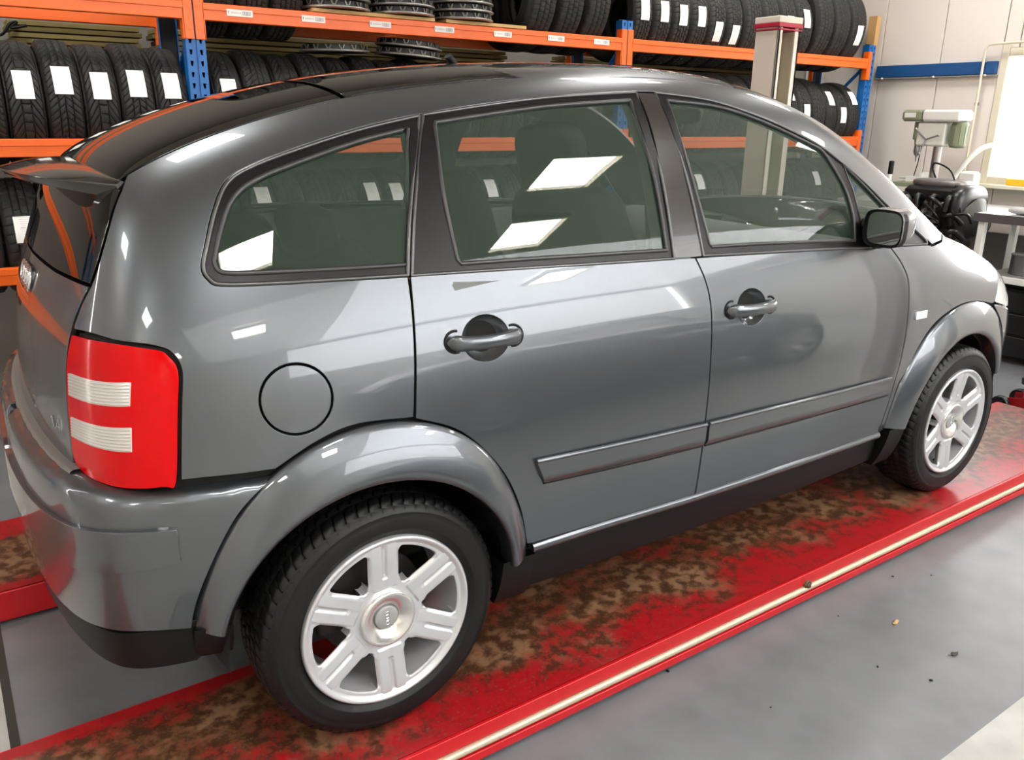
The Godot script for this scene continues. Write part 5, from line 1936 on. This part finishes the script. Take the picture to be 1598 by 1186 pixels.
func build_engine() -> void:
	var t := thing("engine", "greasy black engine block on a stand before the bench", "engine", Vector3(5.15, FLOOR, -0.86))
	var r := RandomNumberGenerator.new()
	r.seed = 7
	var b := Geo.new()
	b.box(Vector3(0, 0.86, 0), Vector3(0.34, 0.26, 0.44), 0.03)
	b.box(Vector3(0, 1.03, -0.01), Vector3(0.26, 0.10, 0.42), 0.03)
	pillow(b, Vector3(0, 0.92, 0.19), Vector3(0.40, 0.36, 0.14), 0.6)
	part("block", b, M.greasy, t)
	var s := Geo.new()
	pillow(s, Vector3(0, 0.70, 0.02), Vector3(0.30, 0.18, 0.40), 0.5)
	part("sump", s, M.greasy, t)
	var cv := Geo.new()
	pillow(cv, Vector3(0.02, 1.10, -0.02), Vector3(0.20, 0.06, 0.38), 0.5)
	part("rocker_cover", cv, M.alu_dull, t)
	var gb := Geo.new()
	gb.lathe([Vector2(0.0001, 0.13), Vector2(0.06, 0.125), Vector2(0.08, 0.07), Vector2(0.15, 0.02), Vector2(0.17, 0.0)], 24, Vector3(0, 0.86, 0.22), Vector3(0, -0.35, 1))
	part("gearbox", gb, M.alu_dark, t)
	for q in [[-0.19, 0.80, -0.12, 0.075], [-0.19, 0.93, 0.03, 0.05], [-0.19, 0.98, -0.16, 0.045], [-0.19, 0.74, 0.06, 0.045]]:
		var g := Geo.new()
		var rr: float = q[3]
		g.lathe([Vector2(0.0001, 0.02), Vector2(rr * 0.3, 0.025), Vector2(rr * 0.35, 0.01), Vector2(rr * 0.85, 0.008), Vector2(rr, 0.022), Vector2(rr * 0.95, 0.0), Vector2(rr, -0.02), Vector2(rr * 0.8, -0.03)], 24, Vector3(q[0], q[1], q[2]), Vector3.LEFT)
		part("pulley", g, M.alu_dark if rr > 0.06 else M.alu_dull, t)
	var hs := Geo.new()
	for k in 7:
		var z := r.randf_range(-0.2, 0.2)
		var y := r.randf_range(0.72, 1.0)
		hs.tube(smooth([Vector3(-0.17, y, z), Vector3(-0.23, y + r.randf_range(-0.03, 0.06), z + 0.05), Vector3(-0.22, y - 0.02, z + r.randf_range(0.08, 0.16)), Vector3(-0.16, y - 0.08, z + 0.14)]), 0.010 + 0.004 * (k % 3), 8)
	part("hoses", hs, M.black_gloss, t).set_meta("kind", "stuff")
	var bt := Geo.new()
	for k in 26:
		bt.lathe([Vector2(0.0001, 0.012), Vector2(0.008, 0.012), Vector2(0.009, 0.0)], 6, Vector3(-0.172, r.randf_range(0.74, 0.98), r.randf_range(-0.21, 0.2)), Vector3.LEFT)
	for k in 5:
		bt.box(Vector3(-0.18, r.randf_range(0.74, 1.0), r.randf_range(-0.19, 0.17)), Vector3(0.03, 0.03, 0.07), 0.008)
	part("fittings", bt, M.alu_dull, t).set_meta("kind", "stuff")
	for k in 4:
		var mf := Geo.new()
		mf.tube(smooth([Vector3(-0.12, 1.0, -0.17 + k * 0.11), Vector3(-0.20, 1.02, -0.17 + k * 0.11), Vector3(-0.21, 0.93, -0.15 + k * 0.10)]), 0.020, 10)
		part("manifold_runner", mf, M.greasy, t)
	var wg := Geo.new()
	wg.tube(smooth([Vector3(0.10, 1.10, -0.10), Vector3(0.12, 1.19, -0.16), Vector3(0.08, 1.23, -0.12), Vector3(0.02, 1.19, 0.02), Vector3(-0.06, 1.10, 0.12), Vector3(-0.16, 1.02, 0.20), Vector3(-0.18, 0.93, 0.25)], 8), 0.006, 8)
	part("loom", wg, M.black_plastic, t, "thin black cable looping over the engine")
	var st := Geo.new()
	st.box(Vector3(0, 0.36, 0.24), Vector3(0.09, 0.62, 0.09), 0.008)
	st.box(Vector3(0, 0.07, 0.0), Vector3(0.10, 0.08, 0.80), 0.008)
	st.box(Vector3(0, 0.07, -0.36), Vector3(0.70, 0.08, 0.08), 0.008)
	st.box(Vector3(0, 0.07, 0.36), Vector3(0.50, 0.08, 0.08), 0.008)
	for q in [[-0.3, -0.36], [0.3, -0.36], [-0.2, 0.36], [0.2, 0.36]]:
		st.lathe([Vector2(0.0001, -0.012), Vector2(0.03, -0.012), Vector2(0.03, 0.012), Vector2(0.0001, 0.012)], 14, Vector3(q[0], 0.03, q[1]), Vector3.RIGHT)
	part("stand", st, M.olive_dark, t, "olive engine stand")
	var bx := thing("parts_crate", "dark crate of scrap parts under the engine stand's arm", "crate", Vector3(5.15, FLOOR + 0.115, -0.87))
	part("crate", box_geo(Vector3(0, 0.17, 0), Vector3(0.30, 0.34, 0.38), 0.012), M.olive_dark, bx)


func build_floor_things() -> void:
	var t := thing("trolley_jack", "red trolley jack standing on the floor before the car", "jack", Vector3(4.0, FLOOR, 0.30))
	var g := Geo.new()
	for s in [-1, 1]:
		var poly := PackedVector2Array([Vector2(0.02, 0.03), Vector2(0.02, 0.085), Vector2(0.10, 0.10), Vector2(0.22, 0.145), Vector2(0.52, 0.15), Vector2(0.62, 0.10), Vector2(0.62, 0.04)])
		g.slab(poly, Vector3(s * 0.075 - 0.005, 0, 0), Vector3.BACK, Vector3.UP, Vector3(0.010, 0, 0))
	g.box(Vector3(0, 0.06, 0.40), Vector3(0.15, 0.05, 0.40), 0.006)
	part("frame", g, M.jack_red, t)
	var arm := Geo.new()
	arm.box(Vector3(0, 0.125, 0.28), Vector3(0.06, 0.05, 0.36), 0.008, Basis(Vector3.RIGHT, -0.06))
	part("lift_arm", arm, M.jack_red, t)
	var sd := Geo.new()
	sd.lathe([Vector2(0.0001, 0.145), Vector2(0.03, 0.145), Vector2(0.03, 0.165), Vector2(0.048, 0.17), Vector2(0.05, 0.20), Vector2(0.042, 0.205), Vector2(0.038, 0.192), Vector2(0.0001, 0.190)], 20, Vector3(0, 0, 0.12))
	part("saddle", sd, M.black_gloss, t)
	for q in [[-0.11, 0.03, 0.05], [0.11, 0.03, 0.05], [-0.09, 0.56, 0.035], [0.09, 0.56, 0.035]]:
		var w := Geo.new()
		var rr: float = q[2]
		w.lathe([Vector2(0.0001, -0.02), Vector2(rr * 0.5, -0.022), Vector2(rr * 0.9, -0.020), Vector2(rr, -0.014), Vector2(rr, 0.014), Vector2(rr * 0.9, 0.020), Vector2(rr * 0.5, 0.022), Vector2(0.0001, 0.02)], 22, Vector3(q[0], rr, q[1]), Vector3.RIGHT)
		part("wheel", w, M.black_gloss, t)
	var hd := Geo.new()
	hd.tube([Vector3(0, 0.13, 0.58), Vector3(0, 0.45, 0.95), Vector3(0, 0.75, 1.2)], 0.015, 10)
	part("handle", hd, M.drill_steel, t)
	var a := thing("wood_chip", "small splinter of wood on the grey floor", "splinter", Vector3(1.58, FLOOR, 1.144))
	var ag := Geo.new()
	ag.box(Vector3(0, 0.004, 0), Vector3(0.026, 0.006, 0.010), 0.002, Basis(Vector3.UP, 0.3))
	ag.box(Vector3(-0.012, 0.004, 0.003), Vector3(0.014, 0.004, 0.006), 0.001, Basis(Vector3.UP, -0.4))
	part("chip", ag, M.pine, a)
	var l := thing("leaf", "dry dark leaf on the grey floor", "leaf", Vector3(1.577, FLOOR, 1.333))
	var lg := Geo.new()
	var rows := []
	for i in 9:
		var s := i / 8.0
		var w := 0.009 * sin(pow(s, 0.8) * PI)
		rows.append([Vector3((s - 0.5) * 0.034, 0.002 + 0.002 * sin(s * 5.0), -w), Vector3((s - 0.5) * 0.034, 0.0035, 0), Vector3((s - 0.5) * 0.034, 0.003, w)])
	lg.grid(rows, false, false, true)
	lg.tube([Vector3(-0.017, 0.003, 0), Vector3(-0.028, 0.005, -0.006)], 0.0008, 5)
	part("blade", lg, M.leaf, l)
	var rr := RandomNumberGenerator.new()
	rr.seed = 3
	for q in [[0.807, 0.917, 0.008], [1.829, 0.98, 0.006], [1.46, 1.02, 0.004], [1.33, 1.24, 0.005], [1.40, 1.36, 0.007], [1.95, 1.05, 0.004], [0.93, 1.18, 0.004]]:
		var c := thing("grit", "dark crumb of grit on the grey floor", "grit", Vector3(q[0], FLOOR, q[1]), "crumbs of grit on the floor")
		var cg := Geo.new()
		pillow(cg, Vector3(0, q[2] * 0.3, 0), Vector3(q[2] * 1.6, q[2] * 0.6, q[2]), 0.8, Basis(Vector3.UP, rr.randf() * 3.0), 6, 8)
		part("crumb", cg, M.black_plastic, c)


# a low open car on the other side of the bay: outside the frame, mirrored in the grey doors
func build_open_car() -> void:
	var t := thing("open_car", "low dark open-topped car parked across the bay, mirrored in the grey doors", "car", Vector3(2.75, FLOOR, 3.72))
	var top := Sp.new(-2.1, 0.3, [0.80, 0.95, 1.04, 1.07, 1.06, 1.04, 1.03, 1.02, 1.01, 0.98, 0.95, 0.90, 0.84, 0.74, 0.55])
	var low := Sp.new(-2.1, 0.3, [0.36, 0.26, 0.22, 0.20, 0.20, 0.20, 0.20, 0.20, 0.20, 0.20, 0.20, 0.20, 0.21, 0.24, 0.30])
	var wid := Sp.new(-2.1, 0.3, [0.55, 0.74, 0.80, 0.83, 0.84, 0.84, 0.84, 0.84, 0.84, 0.84, 0.83, 0.82, 0.78, 0.70, 0.48])
	var rows := []
	for i in 57:
		var x := lerpf(-2.1, 2.1, i / 56.0)
		var a := low.at(x)
		var b := top.at(x)
		var w := wid.at(x)
		var row := []
		for k in 28:
			var th := TAU * k / 28
			row.append(Vector3(x, (a + b) / 2 + signf(sin(th)) * pow(absf(sin(th)), 0.5) * (b - a) / 2, signf(cos(th)) * pow(absf(cos(th)), 0.35) * w))
		rows.append(row)
	var g := Geo.new()
	g.grid(rows, false, true)
	for e in [0, 56]:
		var c := Vector3.ZERO
		for p in rows[e]:
			c += p / 28.0
		var ci := g.add(c, Vector3(-1 if e == 0 else 1, 0, 0))
		var first := g.v.size()
		for p in rows[e]:
			g.add(p, Vector3(-1 if e == 0 else 1, 0, 0))
		for k in 28:
			g.tri(ci, first + k, first + (k + 1) % 28)
	part("body", g, M.dark_paint, t)
	var scr := Geo.new()
	scr.tube(smooth([Vector3(0.45, 1.02, -0.66), Vector3(0.22, 1.20, -0.58), Vector3(0.18, 1.22, 0.0), Vector3(0.22, 1.20, 0.58), Vector3(0.45, 1.02, 0.66)]), 0.02, 8)
	part("screen_frame", scr, M.black_plastic, t)
	for q in [[-1.32, -0.82, PI], [1.35, -0.82, PI], [-1.32, 0.82, 0.0], [1.35, 0.82, 0.0]]:
		var ar := Geo.new()
		ar.lathe([Vector2(0.0001, 0.0), Vector2(0.345, 0.0), Vector2(0.35, -0.03)], 32, Vector3(q[0], 0.31, q[1] + (0.025 if q[1] > 0 else -0.025)), Vector3(0, 0, signf(q[1])))
		part("wheel_well", ar, M.black, t)
		var w := wheel(t, "wheel", Vector3(q[0], 0.305, q[1] + (0.052 if q[1] > 0 else -0.052)), q[2], 0.4)


func materials() -> void:
	# car
	M.paint = mat(Color(0.335, 0.35, 0.37), 0.36, 0.85, 1.0)
	M.trim = mat(Color(0.075, 0.072, 0.07), 0.36, 0.0, 0.0, 0.35)
	M.satin = mat(Color(0.34, 0.34, 0.34), 0.30, 0.7)
	M.satin_dark = mat(Color(0.22, 0.22, 0.22), 0.35, 0.3)
	M.pillar = mat(Color(0.15, 0.13, 0.125), 0.25, 0.1, 0.4)
	M.glass = glass(Color(0.25, 0.32, 0.275), 0.36)
	M.black_glass = mat(Color(0.012, 0.012, 0.013), 0.02, 0.0, 0.0, 0.6)
	M.black_plastic = mat(Color(0.035, 0.034, 0.035), 0.5, 0.0, 0.0, 0.35)
	M.black = mat(Color(0.012, 0.012, 0.012), 0.9)
	M.headliner = mat(Color(0.16, 0.165, 0.16), 0.95)
	M.rubber = mat(Color(0.035, 0.035, 0.036), 0.5, 0.0, 0.0, 0.4)
	M.alloy = mat(Color(0.76, 0.76, 0.77), 0.34, 0.55, 0.4)
	M.machined = mat(Color(0.88, 0.87, 0.86), 0.22, 0.9)
	M.cap_grey = mat(Color(0.60, 0.60, 0.59), 0.4, 0.4)
	M.chrome = mat(Color(0.85, 0.85, 0.86), 0.12, 1.0)
	M.brake = mat(Color(0.20, 0.17, 0.16), 0.6, 0.5)
	M.red_lens = mat(Color(0.74, 0.0, 0.02), 0.12, 0.0, 0.12, 0.25)
	M.clear_band = mat(Color(0.78, 0.77, 0.75), 0.12, 0.25, 0.8)
	M.clear_lens = mat(Color(0.80, 0.82, 0.82), 0.08, 0.3, 1.0)
	M.lip_grey = mat(Color(0.40, 0.385, 0.37), 0.45)
	M.spoiler = mat(Color(0.05, 0.045, 0.045), 0.12, 0.0, 0.6)
	M.mirror = mat(Color(0.8, 0.82, 0.82), 0.02, 1.0)
	M.cabin_dark = mat(Color(0.06, 0.06, 0.06), 0.8)
	M.cabin_cloth = mat(Color(0.10, 0.10, 0.10), 0.95)
	M.cabin_grey = mat(Color(0.42, 0.44, 0.43), 0.7)
	M.dark_paint = mat(Color(0.06, 0.065, 0.075), 0.3, 0.3, 1.0)
	var f := SystemFont.new()
	f.font_names = PackedStringArray(["Droid Sans"])
	M.font = f
	# room
	var grit := noise_tex(0.02, [[0.0, Color(0.405, 0.41, 0.42)], [0.45, Color(0.435, 0.44, 0.45)], [1.0, Color(0.465, 0.47, 0.48)]], 512, FastNoiseLite.TYPE_SIMPLEX_SMOOTH, 5, 3)
	var gloss := noise_tex(0.012, [[0.0, Color(0.31, 0.31, 0.31)], [1.0, Color(0.35, 0.35, 0.35)]], 512, FastNoiseLite.TYPE_SIMPLEX_SMOOTH, 5, 9)
	M.floor_grey = tiled(textured(mat(Color.WHITE, 1.0), grit), 0.45)
	M.floor_grey.roughness_texture = gloss
	var cream := noise_tex(0.02, [[0.0, Color(0.60, 0.595, 0.575)], [0.5, Color(0.66, 0.655, 0.635)], [1.0, Color(0.71, 0.705, 0.685)]], 512, FastNoiseLite.TYPE_SIMPLEX_SMOOTH, 5, 13)
	M.floor_cream = tiled(textured(mat(Color.WHITE, 0.5), cream), 0.5)
	M.joint = mat(Color(0.20, 0.185, 0.16), 0.9)
	M.wall_pale = mat(Color(0.88, 0.845, 0.815), 0.7)
	M.wall_cream = mat(Color(0.84, 0.82, 0.78), 0.8)
	M.rooflight_dimmed = glass(Color(0.88, 0.87, 0.82), 0.70)  # added milkier sheet that dims the daylight mirrored in the rear quarter
	M.rooflight = glass(Color(0.92, 0.92, 0.91), 0.34)
	M.frosted = glass(Color(0.92, 0.92, 0.91), 0.40)
	M.wall_grey = mat(Color(0.50, 0.48, 0.45), 0.85)
	M.ceiling = mat(Color(0.82, 0.80, 0.77), 0.8)
	M.cream_paint = mat(Color(0.85, 0.82, 0.74), 0.5)
	M.white_paint = mat(Color(0.86, 0.86, 0.84), 0.4)
	M.grey_paint = mat(Color(0.52, 0.51, 0.49), 0.5)
	M.clear_glass = glass(Color(0.9, 0.95, 0.95), 0.04)
	M.blue_dull = mat(Color(0.08, 0.30, 0.52), 0.5)
	M.pine = mat(Color(0.78, 0.62, 0.40), 0.7)
	M.timber = mat(Color(0.50, 0.44, 0.26), 0.8)
	M.timber2 = mat(Color(0.42, 0.37, 0.20), 0.8)
	M.lamp = mat(Color(0.95, 0.95, 0.93), 0.6)
	M.lamp.emission_enabled = true
	M.lamp.emission = Color(1.0, 0.995, 0.985)
	M.lamp.emission_energy_multiplier = LAMP_GLOW
	# lift
	M.deck = textured(mat(Color.WHITE, 0.33), deck_texture())
	M.red_paint = mat(Color(0.72, 0.05, 0.09), 0.38)
	M.red_band = mat(Color(0.66, 0.10, 0.20), 0.45)
	M.steel_cream = mat(Color(0.76, 0.70, 0.60), 0.35, 0.4)
	M.rusty = mat(Color(0.36, 0.28, 0.20), 0.6, 0.5)
	M.column = mat(Color(0.83, 0.79, 0.74), 0.45)
	M.olive = mat(Color(0.60, 0.57, 0.40), 0.6)
	M.olive_dark = mat(Color(0.22, 0.22, 0.17), 0.6)
	# racks
	M.rack_blue = mat(Color(0.05, 0.38, 0.66), 0.45)
	M.rack_orange = mat(Color(0.93, 0.39, 0.05), 0.42)
	M.shelf_label = textured(mat(Color.WHITE, 0.6), shelf_label_texture())
	M.old_rubber = mat(Color(0.105, 0.098, 0.088), 0.66)
	M.old_rubber2 = mat(Color(0.125, 0.117, 0.105), 0.70)
	M.slips = []
	for k in 4:
		M.slips.append(textured(mat(Color.WHITE, 0.7), paper_texture(20 + k)))
	M.cover_dark = mat(Color(0.07, 0.068, 0.065), 0.5)
	M.cover_bright = mat(Color(0.70, 0.68, 0.66), 0.3, 0.6)
	M.cover_clip = mat(Color(0.42, 0.41, 0.39), 0.4, 0.4)
	# corner
	M.bench_top = mat(Color(0.62, 0.62, 0.60), 0.5)
	M.table_top = mat(Color(0.80, 0.80, 0.80), 0.35)
	M.table_edge = mat(Color(0.30, 0.28, 0.29), 0.5)
	M.cloth_grey = mat(Color(0.62, 0.60, 0.60), 0.9)
	M.blue_plastic = mat(Color(0.08, 0.50, 0.85), 0.35)
	M.yellow = mat(Color(0.90, 0.72, 0.10), 0.4)
	M.black_gloss = mat(Color(0.05, 0.05, 0.05), 0.28)
	M.tin_grey = mat(Color(0.45, 0.45, 0.45), 0.35, 0.6)
	M.drill_green = mat(Color(0.50, 0.53, 0.43), 0.5)
	M.drill_cream = mat(Color(0.86, 0.86, 0.82), 0.45)
	M.drill_steel = mat(Color(0.62, 0.61, 0.60), 0.3, 0.8)
	M.greasy = mat(Color(0.055, 0.05, 0.048), 0.33)
	M.alu_dull = mat(Color(0.50, 0.49, 0.48), 0.4, 0.7)
	M.alu_dark = mat(Color(0.26, 0.26, 0.24), 0.5, 0.5)
	M.red_button = mat(Color(0.85, 0.12, 0.20), 0.4)
	M.jack_red = mat(Color(0.62, 0.04, 0.08), 0.35)
	M.leaf = mat(Color(0.22, 0.21, 0.19), 0.8)


func tiled(m: StandardMaterial3D, scale_: float) -> StandardMaterial3D:
	m.uv1_triplanar = true
	m.uv1_world_triplanar = true
	m.uv1_scale = Vector3(scale_, scale_, scale_)
	return m


const LAMP_GLOW := 8.0
const LAMP_POWER := 1.9


func _ready() -> void:
	# camera
	var cam := Camera3D.new()
	var yaw := 0.6088
	var pitch := -0.3081
	var roll := 0.0134
	var fw := Vector3(sin(yaw) * cos(pitch), sin(pitch), -cos(yaw) * cos(pitch))
	var rt := fw.cross(Vector3.UP).normalized()
	var up := rt.cross(fw)
	cam.transform = Transform3D(Basis(rt * cos(roll) + up * sin(roll), up * cos(roll) - rt * sin(roll), -fw), Vector3(-0.7075, 1.3923, 2.2931))
	cam.fov = rad_to_deg(2.0 * atan(593.0 / 1288.3))
	cam.near = 0.05
	add_child(cam)
	# overcast daylight outside the window
	var env := WorldEnvironment.new()
	var e := Environment.new()
	e.background_mode = Environment.BG_SKY
	var sky := Sky.new()
	var ps := ProceduralSkyMaterial.new()
	ps.sky_top_color = Color(0.93, 0.935, 0.945)
	ps.sky_horizon_color = Color(0.96, 0.955, 0.95)
	ps.ground_bottom_color = Color(0.55, 0.54, 0.52)
	ps.ground_horizon_color = Color(0.80, 0.80, 0.78)
	ps.energy_multiplier = 12.0
	sky.sky_material = ps
	e.sky = sky
	e.tonemap_mode = Environment.TONE_MAPPER_LINEAR
	e.tonemap_exposure = 1.6
	e.sdfgi_enabled = true
	e.ssao_enabled = true
	e.ssil_enabled = true
	env.environment = e
	add_child(env)
	materials()
	# lamps in the ceiling; some panels are added to brighten end wall and hall
	for q in [[-0.35, -1.5], [3.3, -1.55], [-0.40, 2.85], [2.85, 2.43], [3.0, 3.80], [-0.5, 5.6], [4.5, 5.7], [-3.4, -0.2], [-3.4, 2.6], [-3.2, 6.0], [5.3, -1.0], [5.4, 1.4]]:
		light_panel(q[0], q[1], LAMP_POWER if q[0] < 5.0 else LAMP_POWER * 0.75)
	build_shell()
	build_lift()
	build_car()
	build_racks()
	build_tyres()
	build_wall_fittings()
	build_corner()
	build_open_car()
	build_floor_things()
